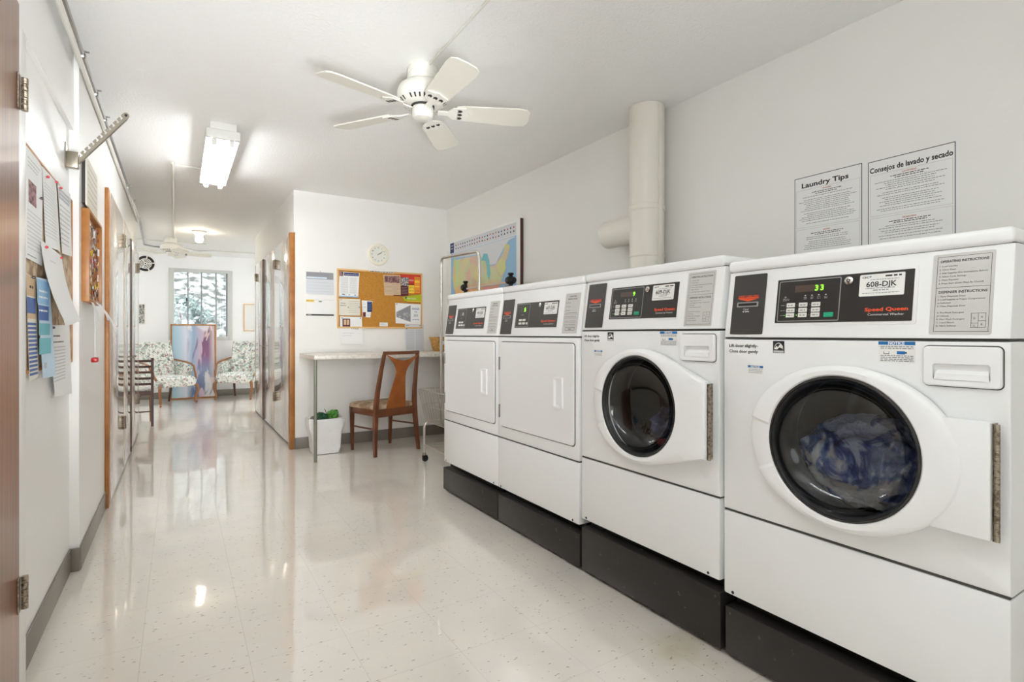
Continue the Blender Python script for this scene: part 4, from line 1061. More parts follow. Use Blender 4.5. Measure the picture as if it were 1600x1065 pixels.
sheet('title_strip', 'narrow white title strip on the top frame of the cork board', 'label', frame((0, YB - .0185, 0), (1, 0, 0), (0, 0, 1)), [(1.609, 1.702), (1.861, 1.694), (1.861, 1.680), (1.609, 1.688)], 'paper', d)
def d(m):
    m.m('pink_ink').rect(1.765, 1.925, 1.585, 1.655, z); m.m('brown_ink').rect(1.775, 1.80, 1.60, 1.645, z + .0003).rect(1.85, 1.88, 1.60, 1.64, z + .0003); m.m('ink_soft')
    for k in range(8): m.micro(1.775, 1.915, 1.570 - k * .013, .0035, None, z)
    m.m('maroon_ink').rect(1.86, 1.94, 1.456, 1.464, z)
sheet('brochure', 'brown photo brochure at the top centre right of the cork board', 'brochure', WM2, [(1.755, 1.662), (1.932, 1.667), (1.938, 1.457), (1.768, 1.456)], 'tan_ink', d, pins=((1.91, 1.655),), pin_mt='pin_red')
def d(m):
    m.m('grey_photo').rect(1.936, 2.018, 1.56, 1.646, z); m.m('ink_soft')
    for k in range(5): m.micro(1.945, 2.008, 1.54 - k * .015, .004, None, z)
sheet('flyer', 'narrow dark flyer between the brown brochure and the red menu on the cork board', 'flyer', WM4, [(1.934, 1.649), (2.020, 1.648), (2.018, 1.462), (1.938, 1.453)], 'maroon_ink', d)
def d(m):
    m.m('orange_ink').rect(2.086, 2.146, 1.490, 1.658, z).m('yellow_ink').rect(2.020, 2.084, 1.486, 1.572, z)
    m.m('red_ink').rect(2.02, 2.084, 1.585, 1.66, z).m('paper').text('PIZZA', 2.052, 1.615, .02, None, z + .0003, 'C', width=.05); m.m('maroon_ink').rect(2.022, 2.08, 1.576, 1.586, z)
    m.m('yellow_ink').rect(2.09, 2.142, 1.60, 1.62, z + .0003).rect(2.09, 2.142, 1.555, 1.565, z + .0003); m.m('brown_ink').micro(2.092, 2.14, 1.51, .005, None, z + .0006).micro(2.03, 2.08, 1.51, .005, None, z + .0006).micro(2.03, 2.08, 1.54, .005, None, z + .0006).micro(2.092, 2.14, 1.64, .005, None, z + .0006)
sheet('menu', 'red and yellow takeaway menu at the top right corner of the cork board', 'menu', WM2, [(1.930, 1.678), (2.160, 1.682), (2.160, 1.484), (1.990, 1.480)], 'red_ink', d, pins=((2.035, 1.662),), pin_mt='pin_red')
def d(m):
    m.m('paper').text('PARK PLAZA', 2.0, 1.425, .022, None, z, 'L', width=.10); m.m('yellow_ink').rect(2.0, 2.155, 1.402, 1.408, z); m.m('navy_ink').rect(1.985, 2.0, 1.43, 1.446, z)
sheet('coupon', 'lime green coupon strip under the red and yellow menu', 'coupon', WM4, [(1.954, 1.445), (2.158, 1.480), (2.160, 1.400), (1.975, 1.406)], 'lime_ink', d)
def d(m):
    m.m('ink_soft').prism([(1.892, 1.24), (2.045, 1.19), (2.045, 1.365), (1.892, 1.29)], z, z + .0003); m.m('paper')
    for k in range(14):
        a = 1.9 + rnd.uniform(0, .13); b = 1.24 + rnd.uniform(-.02, .04); m.rect(a, a + .012, b, b + .002, z + .0005).rect(a, a + .002, b, b + .014, z + .0005)
    m.m('steel_blue').text('RAGS', 2.102, 1.318, .028, None, z, 'C', .02, width=.075).text('TO', 2.102, 1.288, .022, None, z, 'C', .02).text('GO', 2.102, 1.248, .03, None, z, 'C', .02).micro(2.065, 2.14, 1.212, .006, None, z)
sheet('flyer', 'white flyer with grey map and blue capitals, lower right of the cork board', 'flyer', WM, [(1.880, 1.382), (2.160, 1.376), (2.155, 1.166), (1.884, 1.175)], 'paper', d, pins=((1.895, 1.37),))
sheet('business_card', 'small white business card near the bottom of the cork board', 'card', WM, rc(1.717, 1.802, 1.144, 1.182), 'paper', lambda m: m.m('ink_soft').micro(1.725, 1.765, 1.165, .003, None, z).micro(1.725, 1.79, 1.155, .003, None, z))
def d(m):
    m.m('ink').rect(1.992, 2.012, 1.115, 1.138, z).micro(1.995, 2.025, 1.150, .006, None, z).micro(2.14, 2.165, 1.150, .006, None, z)
    m.m('ink_soft')
    for k in range(24): m.micro(1.998 if k > 3 else 2.02, 2.085, 1.135 - k * .0098, .0028, None, z).micro(2.098, 2.178, 1.135 - k * .0098, .0028, None, z)
sheet('notice', 'two column grey printed notice hanging below the right end of the cork board', 'notice', WM2, [(1.982, 1.168), (2.190, 1.164), (2.194, .892), (1.990, .900)], 'paper_grey', d, curl=lambda u, v: .001 + .006 * v)

# ---------------------------------------------------------------- counter, chair, bin, basket
def counter():
    r = root('counter_desk', 'white laminate counter along the back wall on a grey metal leg', 'counter', (.96, 4.65, 0))
    X1 = XR - .005 - .96; Y1 = YB - .012 - 4.65
    MB().m('laminate').box(0, X1, 0, Y1, .853, .888, .003).build('worktop', r)
    MB().m('desk_leg').tube([(.012, .015, 0), (.012, .015, .853)], .0135, 14).build('leg', r)
    MB().m('plastic_white').box(.0, X1, Y1 - .02, Y1, .815, .853).build('wall_cleat', r)
counter()
def dining_chair():
    r = root('dining_chair', 'walnut dining chair with a cut-out splat back and striped seat at the counter', 'chair', (1.62, 4.83, 0), R(15.5))
    # local: +Y towards the counter; back at -Y
    def leg(pts, r0, nm='leg'):
        m = MB().m('wood_walnut'); rings = []
        for (x, y, z, a, b) in pts: rings.append([(x - a, y - b, z), (x + a, y - b, z), (x + a, y + b, z), (x - a, y + b, z)])
        m.loft(rings); m.build(nm, r, angle=50)
    for s in (-1, 1):
        leg([(s * .232, -.200, 0, .012, .013), (s * .224, -.185, .15, .015, .016), (s * .210, -.172, .36, .017, .020), (s * .206, -.172, .43, .017, .020), (s * .198, -.185, .56, .015, .017), (s * .186, -.225, .76, .013, .014), (s * .176, -.262, .905, .012, .012)], 0, 'back_post')
        leg([(s * .205, .215, 0, .010, .010), (s * .208, .213, .2, .013, .013), (s * .212, .210, .405, .017, .017)], 0, 'leg')
        MB().m('wood_walnut').box(s * .222, s * .198, -.165, .205, .345, .402, .004).build('side_rail', r)
        MB().m('wood_walnut').tube([(s * .222, -.18, .235), (s * .21, .208, .225)], .008, 8).build('stretcher', r)
    MB().m('wood_walnut').box(-.20, .20, -.192, -.165, .335, .405, .005).build('rear_rail', r)
    MB().m('wood_walnut').box(-.20, .20, .200, .222, .345, .402, .004).build('front_rail', r)
    # crest rail, curved in plan
    m = MB().m('wood_walnut'); rings = []
    for k in range(13):
        u = k / 12; x = -.188 + .376 * u; y = -.262 - .030 * math.sin(PI * u) * 1.0; z0 = .905 - .004 + .004 * math.cos(PI * (u - .5)) * 0; hh = .014
        rings.append([(x, y - .011, z0 - hh), (x, y + .011, z0 - hh), (x, y + .011, z0 + hh), (x, y - .011, z0 + hh)])
    m.loft(rings); m.build('crest_rail', r, angle=50)
    # splat: widens into two arms at the top, waists, then widens to the seat
    m = MB(); L = [(.400, .100), (.46, .094), (.54, .080), (.62, .064), (.69, .052), (.735, .052), (.775, .066), (.81, .092), (.845, .128), (.870, .158), (.888, .174)]
    def yy(zz): return -.176 - .11 * max(0, (zz - .40) / .5) ** 1.25
    left = []; rt = []
    F_, B_ = [], []
    n = 16
    for (zz, hw) in L:
        for i in range(n + 1):
            u = i / n; x = -hw + 2 * hw * u
            top = .832 + .056 * (abs(x) / .174) ** 1.6
            z2 = min(zz, top) if zz > .80 else zz
            F_.append((x, yy(z2) - .006 - .02 * (1 - (x / .18) ** 2) * max(0, (z2 - .4) / .5), z2)); B_.append((x, yy(z2) + .006 - .02 * (1 - (x / .18) ** 2) * max(0, (z2 - .4) / .5), z2))
    rows = len(L)
    def q(a, j, i): return a + j * (n + 1) + i
    NN = len(F_); fs = []
    for j in range(rows - 1):
        for i in range(n):
            fs.append((q(0, j, i), q(0, j, i + 1), q(0, j + 1, i + 1), q(0, j + 1, i))); fs.append((q(NN, j, i), q(NN, j + 1, i), q(NN, j + 1, i + 1), q(NN, j, i + 1)))
        for i, o_ in ((0, 0), (n, 1)):
            f = (q(0, j, i), q(0, j + 1, i), q(NN, j + 1, i), q(NN, j, i)); fs.append(f if o_ == 0 else tuple(reversed(f)))
    for i in range(n): fs.append((q(0, rows - 1, i), q(0, rows - 1, i + 1), q(NN, rows - 1, i + 1), q(NN, rows - 1, i)))
    m.m('wood_splat'); m.add(F_ + B_, fs); m.build('splat', r, angle=50)
    # seat cushion
    m = MB().m('seat_fabric'); O = [(-.205, -.160), (.205, -.160), (.232, .225), (-.232, .225)]
    def rr(ins, z):
        pts = []
        base = rrect(-.222 + ins, .222 - ins, -.165 + ins, .232 - ins, .03, 4)
        return [(x * (1 + .06 * (y / .2)), y, z) for x, y in base]
    m.loft([rr(.006, .400), rr(0, .410), rr(0, .428), rr(.012, .441), rr(.05, .448), rr(.12, .452)]); o = m.build('seat', r)
    o['label'] = 'beige striped seat pad'
dining_chair()
def bin_():
    x, y = 1.125, 5.01
    r = root('trash_bin', 'small square bin lined with a white plastic bag under the counter', 'bin', (x, y, 0))
    MB().m('plastic_white').loft([[(a, b, zz) for a, b in rrect(-w_, w_, -w_ * .85, w_ * .85, .03)] for w_, zz in ((.102, .004), (.122, .305))], True, (True, False)).build('bin_body', r)
    m = MB().m('bag_white'); rings = []
    for w_, zz, amp in ((.110, .006, .008), (.117, .06, .016), (.124, .14, .018), (.132, .20, .020), (.148, .25, .018), (.149, .290, .016), (.150, .318, .012), (.141, .325, .010), (.130, .300, .008), (.118, .25, .006)):
        base = rrect(-w_, w_, -w_ * .85, w_ * .85, .035, 10); ring = []
        for k, (a, b) in enumerate(base):
            t = math.atan2(b, a); e = 1 + amp / w_ * (math.sin(t * 9 + 1.3) * .5 + math.sin(t * 15 + zz * 9) * .5)
            ring.append((a * e, b * e, zz + (.012 * math.sin(t * 4 + .8) if zz > .25 else 0)))
        rings.append(ring)
    m.loft(rings, True, (True, False)); m.build('bag_liner', r)
    lump('litter_heap', 'dark green crumpled wrapper on the left of the filled bin', 'litter', 'green_dark', (x - .03, y - .01, .315), (.06, .06, .045), 2.2, .4, n=(28, 18))
    lump('litter_heap', 'bright green plastic wrapper on the right of the filled bin', 'litter', 'green_bright', (x + .065, y - .02, .335), (.05, .035, .038), 4.1, .5, n=(28, 18))
    lump('litter_heap', 'small grey scrap at the left rim of the filled bin', 'litter', 'grey_photo', (x - .11, y - .05, .322), (.022, .02, .018), 6.1, .4, n=(20, 14))
    o = MB().m('brown_ink').tube([(0, 0, 0), (-.012, .0, .03), (-.02, .005, .055)], .003, 6).build('straw', None, (x + .015, y - .02, .34)); tag(o, 'thin brown stalk sticking up from the bin litter', 'stalk')
bin_()
def basket():
    r = root('wicker_basket', 'honey coloured oval wicker basket on the right end of the counter', 'basket', (2.32, 5.13, .888))
    m = MB().m('wicker'); rings = []
    for a, b, zz in ((.075, .055, 0), (.085, .065, .01), (.10, .078, .05), (.112, .085, .10), (.118, .088, .135), (.122, .092, .142), (.114, .084, .142), (.106, .078, .10), (.09, .068, .02), (.0005, .0005, .015)):
        rings.append([(a * math.cos(2 * PI * k / 36), b * math.sin(2 * PI * k / 36), zz) for k in range(36)])
    m.loft(rings, True, (True, False)); m.build('basket_body', r)
    m = MB().m('wicker').tube([(.12 * math.cos(2 * PI * k / 40), .09 * math.sin(2 * PI * k / 40), .141 + .004 * math.cos(k * 2.6)) for k in range(40)], .007, 6, closed=True); m.build('rim', r)
    o = MB().m('paper').box(-.055, .06, -.006, .006, -.015, .02, .004).build('price_tag', r); o.location = (.0, -.095, .085)
    o = MB().m('paper_cream').box(-.05, .05, -.04, .04, 0, .06, .004).build('tissue_pack', None, (2.33, 5.135, .906)); tag(o, 'pale packet lying inside the wicker basket', 'packet')
basket()

# ---------------------------------------------------------------- wire cart and folding rack
def cart():
    x0, x1, y0, y1 = 1.752, 2.14, 3.62, 4.21
    r = root('laundry_cart', 'chrome wire laundry cart with a tall hanging arch on casters', 'cart', ((x0 + x1) / 2, (y0 + y1) / 2, 0))
    Q = Matrix.Translation((-(x0 + x1) / 2, -(y0 + y1) / 2, 0)); rt = .0105
    for y in (y0, y1):      # U shaped end frames
        pts = [(x0, y, .075), (x0, y, .285)] + [(x0 + .045 - .045 * math.cos(R(a)), y, .285 + .045 * math.sin(R(a))) for a in (20, 45, 70, 90)] + [(x1 - .045 + .045 * math.cos(R(a)), y, .285 + .045 * math.sin(R(a))) for a in (90, 70, 45, 20)] + [(x1, y, .285), (x1, y, .075)]
        MB(Q).m('cart_metal').tube(pts, rt, 10).build('end_frame', r)
    for x in (x0, x1): MB(Q).m('cart_metal').tube([(x, y0, .138), (x, y1, .138)], .008, 8).build('side_rail', r)
    m = MB(Q).m('cart_wire')
    for k in range(13):
        y = y0 + (y1 - y0) * k / 12; m.tube([(x0, y, .142), (x1, y, .142)], .0025, 5)
    m.build('bottom_shelf', r)
    for x in (x0, x1):
        for y in (y0, y1):
            c = root('caster', None, None, (x + Q[0][3], y + Q[1][3], 0)); c.parent = r
            MB().m('nickel').lathe([(.014, .052), (.016, .06), (.014, .075)], 14).build('stem', c)
            MB().m('rubber').lathe([(.022, -.009), (.026, -.005), (.026, .005), (.022, .009)], 20, Matrix.Translation((.008, 0, .026)) @ Matrix.Rotation(PI / 2, 4, 'X')).build('wheel', c)
            MB().m('black_plastic').box(-.014, .022, -.013, -.010, .02, .054).box(-.014, .022, .010, .013, .02, .054).box(-.014, .022, -.013, .013, .048, .054).build('fork', c)
    # wire basket
    def ring_at(t):
        e = .030 * (1 - t); z_ = .335 + .265 * t
        return (x0 - .03 + e + .02, x1 + .03 - e, y0 - .05 + e, y1 + .11 - e * 3.2, z_)
    m = MB(Q).m('cart_wire')
    a0, a1, b0, b1, zb = ring_at(0); c0, c1, d0, d1, zt = ring_at(1)
    N = 26
    for k in range(N + 1):
        u = k / N
        for (p, q_) in (((a0, b0 + (b1 - b0) * u, zb), (c0, d0 + (d1 - d0) * u, zt)), ((a1, b0 + (b1 - b0) * u, zb), (c1, d0 + (d1 - d0) * u, zt))): m.tube([p, q_], .0018, 5)
        m.tube([(a0, b0 + (b1 - b0) * u, zb), (a1, b0 + (b1 - b0) * u, zb)], .0018, 5)
    for k in range(19):
        u = k / 18
        for b, d_ in ((b0, d0), (b1, d1)): m.tube([(a0 + (a1 - a0) * u, b, zb), (c0 + (c1 - c0) * u, d_, zt)], .0018, 5)
    m.build('basket_wires', r)
    for t in (0, .52, 1.0):
        a, b, c, d_, z_ = ring_at(t); rr_ = .0048 if t == 1.0 else .003
        MB(Q).m('cart_metal').tube([(px, py, z_) for px, py in rrect(a, b, c, d_, .04, 4)], rr_, 6, closed=True).build('basket_ring', r)
    # hanging arch
    xa, xb, ya, yb_ = 1.87, 1.955, 4.13, 3.62; zt_ = 1.700
    def P_(u, z_): return (xa + (xb - xa) * u, ya + (yb_ - ya) * u, z_)
    pts = [P_(0, .30), P_(0, 1.60), P_(0, zt_ - .05)] + [P_(.06 - .06 * math.cos(R(a)), zt_ - .04 + .04 * math.sin(R(a))) for a in (30, 60, 90)] + [P_(.94 + .06 * math.sin(R(a)), zt_ - .04 + .04 * math.cos(R(a))) for a in (0, 30, 60)] + [P_(1, zt_ - .05), P_(1, .30)]
    MB(Q).m('chrome').tube(pts, .0115, 10).build('hanging_arch', r)
cart()
def rack():
    x, ya, yb_ = 2.30, 4.53, 3.72; zt = 1.49
    r = root('clothes_rack', 'beige tube clothes rack with black cross knobs standing behind the dryers', 'rack', (x, (ya + yb_) / 2, 0))
    h = (ya - yb_) / 2
    MB().m('rack_tube').tube([(0, -h, zt), (0, h, zt)], .011, 10).build('cross_bar', r)
    for s in (-1, 1):
        MB().m('rack_tube').tube([(0, s * h, .03), (0, s * h, zt - .06)], .011, 10).build('pole', r)
        MB().m('rack_tube').tube([(-.10, s * h, .014), (.10, s * h, .014)], .012, 10).build('foot', r)
        m = MB().m('black_plastic'); c = s * h
        m.tube([(0, c, zt - .075), (0, c, zt + .05)], .017, 12); m.lathe([(.012, .05), (.026, .062), (.022, .074), (.0005, .076)], 16, Matrix.Translation((0, c, zt)), (True, False))
        m.lathe([(.015, -.035), (.020, -.03), (.020, .03), (.015, .035)], 14, Matrix.Translation((0, c, zt)) @ Matrix.Rotation(PI / 2, 4, 'X'))
        m.lathe([(.024, -.012), (.032, 0), (.024, .012)], 16, Matrix.Translation((-.028, c + s * .0, zt + .012)) @ Matrix.Rotation(PI / 2, 4, 'Y'))
        m.lathe([(.020, -.012), (.027, 0), (.020, .012)], 16, Matrix.Translation((-.0, c + s * .045, zt + .012)) @ Matrix.Rotation(PI / 2, 4, 'X'))
        m.build('cross_knob', r)
rack()

# ---------------------------------------------------------------- left wall: board and papers, hook, plate, key frame
LM = lambda x: frame((x, 0, 0), (0, 1, 0), (0, 0, 1))     # local (Y, Z), out = +X
def left_board():
    r = root('bulletin_board', 'tan cork board covered by notices on the near left wall', 'bulletin board', (XN, 2.22, .955))
    MB().m('seat_fabric').box(0, .010, 0, .86, 0, .70).build('cork_sheet', r)
    m = MB().m('wood_orange')
    for a, b, c, d_ in ((-.0, .86, .70, .712), (0, .86, -.012, 0), (.86, .872, -.012, .712)): m.box(0, .014, a, b, c, d_, .002)
    m.build('frame', r)
left_board()
XB = XN + .011
def d(m):
    m.m('pink_ink').rect(2.25, 2.36, 1.487, 1.560, z); m.m('ink_faint'); m.micro(2.24, 2.42, 1.625, .004, None, z).micro(2.24, 2.40, 1.612, .004, None, z).micro(2.24, 2.38, 1.60, .004, None, z)
    for k in range(10): m.micro(2.235, 2.44, 1.46 - k * .013, .0025, None, z)
    m.m('ink').rect(2.235, 2.36, 1.319, 1.321, z)
sheet('notice', 'tall notice with a small reddish portrait at the left of the near board', 'notice', LM(XB + .002), [(2.222, 1.670), (2.459, 1.650), (2.455, 1.305), (2.222, 1.307)], 'paper', d, pins=((2.40, 1.53),))
def d(m):
    m.m('ink_faint')
    for k in range(16): m.micro(2.47, 2.66, 1.60 - k * .012, .0024, None, z)
sheet('notice', 'lined white letter with a red pin beside the portrait notice', 'notice', LM(XB + .003), [(2.443, 1.650), (2.690, 1.655), (2.780, 1.395), (2.500, 1.380)], 'paper', d, curl=lambda u, v: .001 + .01 * math.sin(PI * u) * v, pins=((2.50, 1.628), (2.66, 1.648)), pin_mt='pin_red')
def d(m):
    m.m('ink_faint').rect(2.735, 2.925, 1.605, 1.645, z); m.m('paper').micro(2.75, 2.91, 1.63, .004, None, z + .0004).micro(2.75, 2.91, 1.615, .004, None, z + .0004)
    m.m('ink_faint')
    for k in range(9): m.micro(2.76, 2.94, 1.58 - k * .018, .005, None, z)
sheet('notice', 'notice with a grey striped heading near the wall corner, upper right of the near board', 'notice', LM(XB + .004), [(2.715, 1.655), (2.941, 1.665), (2.998, 1.405), (2.815, 1.395)], 'paper', d, curl=lambda u, v: .001 + .009 * u * (1 - v * .3), pins=((2.745, 1.645),), pin_mt='pin_red')
def d(m): pass
sheet('letter', 'blank white sheet pinned to the near left wall with its lower edge curling out', 'letter', LM(XB + .012), [(2.36, 1.385), (2.74, 1.375), (2.86, 1.125), (2.46, 1.095)], 'paper', lambda m: m.m('ink_faint').micro(2.5, 2.6, 1.33, .003, None, z), curl=lambda u, v: .002 + .05 * v * v, pins=((2.42, 1.368), (2.70, 1.365)), pin_mt='pin_red')
def d(m):
    m.m('tan_ink').rect(2.212, 2.332, 1.19, 1.255, z).rect(2.222, 2.342, 1.118, 1.135, z); m.m('steel_blue').rect(2.218, 2.338, 1.135, 1.185, z); m.m('ink').micro(2.25, 2.30, 1.215, .008, None, z + .0004)
    m.m('steel_blue')
    for k in range(13): m.rect(2.226 + k * .0025, 2.346 + k * .0025, 1.105 - k * .0135 - .008, 1.105 - k * .0135, z)
sheet('brochure', 'hanging blue and tan striped leaflet, left of two on the near left wall', 'leaflet', LM(XB + .004), [(2.210, 1.258), (2.333, 1.253), (2.385, .927), (2.256, .918)], 'paper_cream', d, pins=((2.27, 1.25),))
def d(m):
    m.m('sky_ink').rect(2.315, 2.48, 1.17, 1.25, z); m.m('steel_blue').rect(2.33, 2.48, 1.115, 1.165, z); m.m('teal_ink').rect(2.345, 2.52, 1.00, 1.055, z).rect(2.34, 2.50, 1.065, 1.105, z)
    m.m('paper').micro(2.34, 2.46, 1.21, .006, None, z + .0004).micro(2.34, 2.46, 1.19, .006, None, z + .0004).micro(2.34, 2.46, 1.145, .006, None, z + .0004); m.m('ink_faint').micro(2.42, 2.46, .95, .02, None, z)
sheet('brochure', 'hanging teal and pale blue leaflet, right of two on the near left wall', 'leaflet', LM(XB + .010), [(2.305, 1.254), (2.487, 1.261), (2.605, .912), (2.405, .917)], 'paper_blue', d, curl=lambda u, v: .002 + .004 * u)
def d(m):
    m.m('ink').micro(2.62, 2.78, 1.058, .006, None, z).micro(2.60, 2.86, 1.035, .005, None, z); m.m('ink_faint')
    for k in range(11): m.micro(2.60, 2.90, 1.015 - k * .013, .004, None, z)
sheet('letter', 'white printed letter hanging low near the corner of the near left wall', 'letter', LM(XB + .003), [(2.540, 1.100), (3.00, 1.108), (3.06, .805), (2.684, .826)], 'paper', d, pins=((2.60, 1.092),))
# laundry valet hook on the corner
def hook():
    r = root('valet_hook', 'notched metal garment hook sticking up from the left wall corner', 'hook', (XN + .0, 3.02, 1.845))
    m = MB().m('nickel').box(0, .004, -.03, .03, -.055, .055, .002).box(.003, .045, -.020, .020, -.050, .02, .004); m.build('bracket', r)
    # arm: a channel rising outwards; local x along the arm
    A = Vector((.035, -.005, -.02)); Bp = Vector((.215, -.02, .215)); dr_ = (Bp - A).normalized(); L = (Bp - A).length
    side = Vector((0, 1, 0)); up = dr_.cross(side) * -1
    if up.z < 0: up = -up
    M = Matrix(((dr_.x, up.x, side.x, A.x), (dr_.y, up.y, side.y, A.y), (dr_.z, up.z, side.z, A.z), (0, 0, 0, 1)))
    poly = [(0, -.013)]; poly += [(L, -.013)] + [(L + .013 * math.sin(R(a)), -.013 * math.cos(R(a))) for a in (30, 60, 90, 120, 150)] + [(L, .013)]
    x = L - .016; k = 0
    while x > .03:
        poly += [(x, .013), (x - .002, .0), (x - .013, .0), (x - .013, .006), (x - .008, .006), (x - .008, .013)]; x -= .024
    poly += [(0, .013)]
    m = MB().m('nickel').prism(poly, -.002, .002, M); m.build('notched_arm', r)
    m = MB().m('nickel').prism([(0, -.016), (L - .01, -.016), (L - .01, -.005), (0, -.002)], -.008, -.005, M).prism([(0, -.016), (L - .01, -.016), (L - .01, -.013), (0, -.013)], -.008, .003, M); m.build('brace', r)
    MB().m('slot_black').lathe([(.006, -.0035), (.006, .0035)], 14, M @ Matrix.Translation((L, 0, 0))).build('end_hole', r)
hook()
def plate():
    r = root('wall_plate', 'cream printed plaque mounted above the scrap filled frame on the left wall', 'sign', (XL, 3.37, 1.67))
    m = MB().m('paper_cream').box(.014, .020, -.20, .19, 0, .225, .001)
    M = frame((.0204, 0, 0), (0, 1, 0), (0, 0, 1)); m.m('ink_soft')
    for k in range(6): m.micro(-.17, .16, .19 - k * .030, .004, M, 0)
    m.build('plaque', r)
    MB().m('panel_dark').box(0, .014, -.19, .18, .01, .215).build('shade_backing', r)  # dark block puts the shadow at the plaque's edge into colour
plate()
def key_frame():
    y0, y1, z0, z1 = 3.17, 3.66, 1.22, 1.655
    r = root('collage_frame', 'wooden box frame crowded with coloured scraps on the left wall', 'frame', (XL, y0, z0))
    w_, h = y1 - y0, z1 - z0
    m = MB().m('wood_orange').box(0, .03, 0, .014, 0, h, .002).box(0, .03, w_ - .014, w_, 0, h, .002).box(0, .03, .014, w_ - .014, 0, .014, .002).box(0, .03, .014, w_ - .014, h - .014, h, .002).box(0, .004, .01, w_ - .01, .01, h - .01); m.build('frame', r)
    m = MB(); M = frame((.006, 0, 0), (0, 1, 0), (0, 0, 1))
    for k in range(260):
        a = rnd.uniform(.016, w_ - .04); b = rnd.uniform(.016, h - .03); s = rnd.uniform(.006, .02); t = rnd.uniform(0, PI)
        m.m(rnd.choice(('paper', 'ink', 'paper', 'pink_ink', 'paper_cream', 'yellow_ink', 'ink_soft', 'red_ink', 'paper_grey', 'maroon_ink')))
        T_ = M @ Matrix.Translation((a, b, rnd.uniform(0, .016))) @ Matrix.Rotation(t, 4, 'Z') @ Matrix.Rotation(rnd.uniform(-.5, .5), 4, 'X')
        m.rect(-s, s, -s * .4, s * .4, 0, T_)
    m.build('paper_scraps', r, kind='stuff')
    for k, (ya, yb_, dx, dz) in enumerate(((3.22, 3.27, .03, -.11), (3.36, 3.46, .05, -.10), (3.50, 3.66, .065, -.17))):
        s = MB().m('ribbon'); g = []
        for j in range(9):
            v = j / 8; g.append([(XL + .02 + dx * math.sin(v * 1.6), ya + (yb_ - ya) * v, z0 + .02 + dz * v), (XL + .022 + dx * math.sin(v * 1.6), ya + .085 + (yb_ - ya) * v, z0 + .018 + dz * v)])
        s.loft(g, False, (False, False)); o = s.build('ribbon'); tag(o, ('narrow white ribbon at the left under the scrap frame', 'wide white ribbon in the middle under the scrap frame', 'longest white ribbon reaching right under the scrap frame')[k], 'ribbon', 'white ribbons hanging from the scrap frame')
    r = root('red_tag', 'dark red plastic tag on a white string below the scrap frame', 'tag', (XL + .03, 3.36, .94))
    MB().m('ribbon').tube([(0, 0, .012), (0, 0, .17), (-.005, 0, .27)], .0015, 5).build('string', r)
    MB().m('pin_red').box(-.014, .014, -.026, .026, -.012, .012, .006).build('tag_body', r)
key_frame()

# ---------------------------------------------------------------- far room
def armchair(label, loc, rz, seed):
    r = root('armchair', label, 'armchair', loc, rz, group=None)
    # local: faces -Y
    def pad(name, prof, mt='floral'):
        MB().m(mt).loft(prof, True, (True, True)).build(name, r)
    m = MB().m('floral')
    def seat_ring(i, zz): return [(x, y, zz) for x, y in rrect(-.31 + i, .31 - i, -.30 + i, .26 - i, .10, 6)]
    m.loft([seat_ring(.02, .27), seat_ring(.0, .29), seat_ring(-.005, .34), seat_ring(.005, .39), seat_ring(.04, .42), seat_ring(.12, .432)]); m.build('seat', r)
    # channelled back
    m = MB().m('floral'); rings = []
    for j in range(11):
        v = j / 10; zz = .36 + .56 * v; row = []
        hw = .25 + .035 * v
        for i in range(41):
            u = i / 40; x = -hw + 2 * hw * u; y = .20 + .14 * v - .035 * (1 - abs(2 * u - 1) ** 2) * 0 - .018 * abs(math.sin(u * PI * 6)) - .05 * abs(2 * u - 1) ** 2.5 * (1 if v < .8 else .6)
            row.append((x, y, zz + (.02 * math.sin(PI * u) if v > .9 else 0)))
        row += [(hw, .30 + .12 * v, zz), (-hw, .30 + .12 * v, zz)]
        rings.append(row)
    m.loft(rings); m.build('backrest', r)
    for s in (-1, 1):
        MB().m('wood_mid').tube([(s * .262, .25, .35), (s * .275, .27, .6), (s * .292, .31, .80), (s * .285, .34, .93)], .014, 8, .010).build('back_post', r)
        m = MB().m('floral').loft([[(s * .30 - .03, y, z0_), (s * .30 + .03, y, z0_), (s * .315 + .035, y, z1_), (s * .315 - .03, y, z1_)] for y, z0_, z1_ in ((-.10, .39, .55), (.05, .39, .60), (.22, .39, .63))]); m.build('arm_pad', r)
        MB().m('wood_mid').tube([(s * .31, -.24, .38), (s * .325, -.20, .46), (s * .34, -.14, .565), (s * .33, -.10, .60), (s * .32, .0, .625), (s * .29, .24, .66)], .015, 8).build('arm', r)
        MB().m('wood_mid').tube([(s * .27, -.26, .30), (s * .295, -.295, .26), (s * .30, -.30, .20), (s * .275, -.275, .10), (s * .27, -.27, .04), (s * .285, -.295, .008)], .024, 8, .014).build('leg', r)
        MB().m('wood_dark').tube([(s * .23, .22, .30), (s * .235, .25, .15), (s * .24, .29, .0)], .022, 8, .014).build('leg', r)
armchair('floral upholstered armchair left of the leaning painting, half behind a dining chair', (-.15, 9.72, 0), R(35), 1)
armchair('floral upholstered armchair right of the leaning painting by the closet corner', (.90, 9.99, 0), R(-30), 2)
def painting():
    w_, h = .655, 1.235
    r = root('framed_painting', 'tall framed abstract painting in blue, lilac and white leaning below the window', 'painting', (-.105, 10.30, 0))
    r.rotation_euler = (R(-7), 0, 0)
    m = MB().m('wood_orange')
    for a, b, c, d_ in ((0, w_, h - .022, h), (0, w_, 0, .022), (0, .022, .022, h - .022), (w_ - .022, w_, .022, h - .022)): m.box(a, b, -.015, .015, c, d_, .003)
    m.build('frame', r)
    o = MB().m('painting_canvas').box(0, w_ - .04, -.004, .004, 0, h - .04).build('canvas', r); o.location = (.02, 0, .02)
painting()
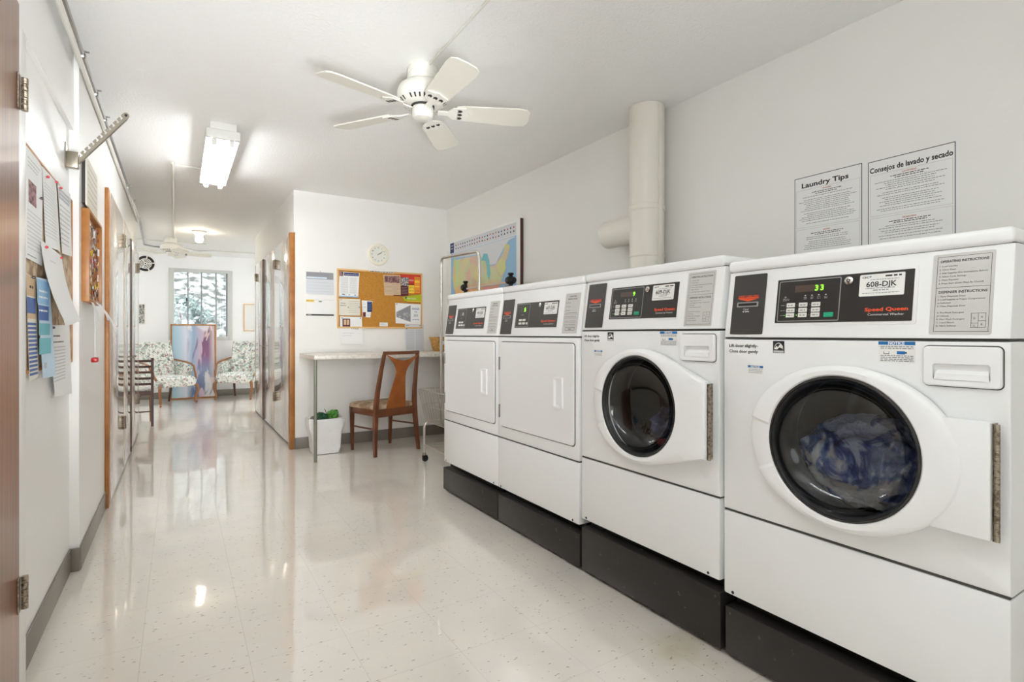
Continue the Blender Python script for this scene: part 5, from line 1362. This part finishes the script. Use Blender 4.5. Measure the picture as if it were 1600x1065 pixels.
def ladder_chair():
    r = root('ladder_back_chair', 'dark wood ladder back chair with pale seat behind the left closet doors', 'chair', (-.46, 7.66, 0), R(4))
    wd = 'wood_dark'; hw = .195
    for s in (-1, 1):
        m = MB().m(wd)
        m.loft([[(s * x - .013, y - .016, z_), (s * x + .013, y - .016, z_), (s * x + .013, y + .016, z_), (s * x - .013, y + .016, z_)] for x, y, z_ in ((hw, -.21, 0), (hw, -.20, .4), (hw, -.225, .79))]); m.build('back_post', r)
        m = MB().m('wood_mid' if s > 0 else wd).loft([[(s * hw - a, .21 - a, z_), (s * hw + a, .21 - a, z_), (s * hw + a, .21 + a, z_), (s * hw - a, .21 + a, z_)] for a, z_ in ((.012, 0), (.018, .41))]); m.build('leg', r)
        MB().m(wd).box(s * hw - .01, s * hw + .01, -.19, .20, .36, .41).build('side_rail', r)
        MB().m(wd).box(s * hw - .007, s * hw + .007, -.19, .20, .165, .185).build('stretcher', r)
    for z_ in (.755, .69, .625, .555, .49): MB().m(wd).box(-hw, hw, -.226 + (.79 - z_) * .05, -.206 + (.79 - z_) * .05, z_ - .012, z_ + .014, .003).build('back_slat', r)
    MB().m(wd).box(-hw, hw, -.21, -.19, .36, .41).build('rear_rail', r)
    MB().m(wd).box(-hw, hw, -.208, -.192, .165, .18).build('stretcher', r)
    MB().m('floral').box(-hw + .005, hw - .005, -.19, .22, .41, .435, .010).build('seat', r)
ladder_chair()
def wall_vent():
    r = root('round_vent', 'round white wall fan grille with black ring slots on the far wall', 'vent', (-.447, YF, 2.205))
    M = frame((0, 0, 0), (1, 0, 0), (0, 0, 1))
    MB().m('plastic_white').lathe([(.130, 0), (.130, .012), (.126, .018), (.0005, .020)], 48, M, (False, False)).build('plate', r)
    def seg(r0, r1, a0, a1, mm):
        n = 14; A_ = [(r0 * math.cos(R(a0 + (a1 - a0) * k / n)), r0 * math.sin(R(a0 + (a1 - a0) * k / n)), .0212) for k in range(n + 1)]
        B_ = [(r1 / r0 * x, r1 / r0 * y, .0206) for x, y, _ in A_]
        mm.loft([A_, B_], False, (False, False), M)
    m = MB().m('slot_black')
    for a in (12, 84, 156, 228, 300): seg(.086, .124, a, a + 62, m)
    m.build('outer_slots', r); m = MB().m('slot_black')
    for q in (.066, .046, .028):
        for a in (0, 120, 240): seg(q, q + .008, a + 8, a + 112, m)
    m.lathe([(.010, .0205), (.010, .022)], 16, M); m.build('inner_slots', r)
wall_vent()
def pic(x0, x1, z0, z1, label, fr, inner, name='framed_picture'):
    r = root(name, label, 'picture', (x0, YF, z0)); w_, h = x1 - x0, z1 - z0; t = .014
    m = MB().m(fr)
    for a, b, c, d_ in ((0, w_, h - t, h), (0, w_, 0, t), (0, t, t, h - t), (w_ - t, w_, t, h - t)): m.box(a, b, -.02, 0, c, d_, .002)
    m.build('frame', r); MB().m(inner).box(t, w_ - t, -.008, -.002, t, h - t).build('print', r)
pic(-.64, -.448, 1.22, 1.555, 'small black and white picture on the far wall left of the window', 'plastic_white', 'grey_photo')
pic(.985, 1.36, 1.115, 1.595, 'wood framed pale picture on the far wall, cut off by the closet', 'wood_pale', 'paper')
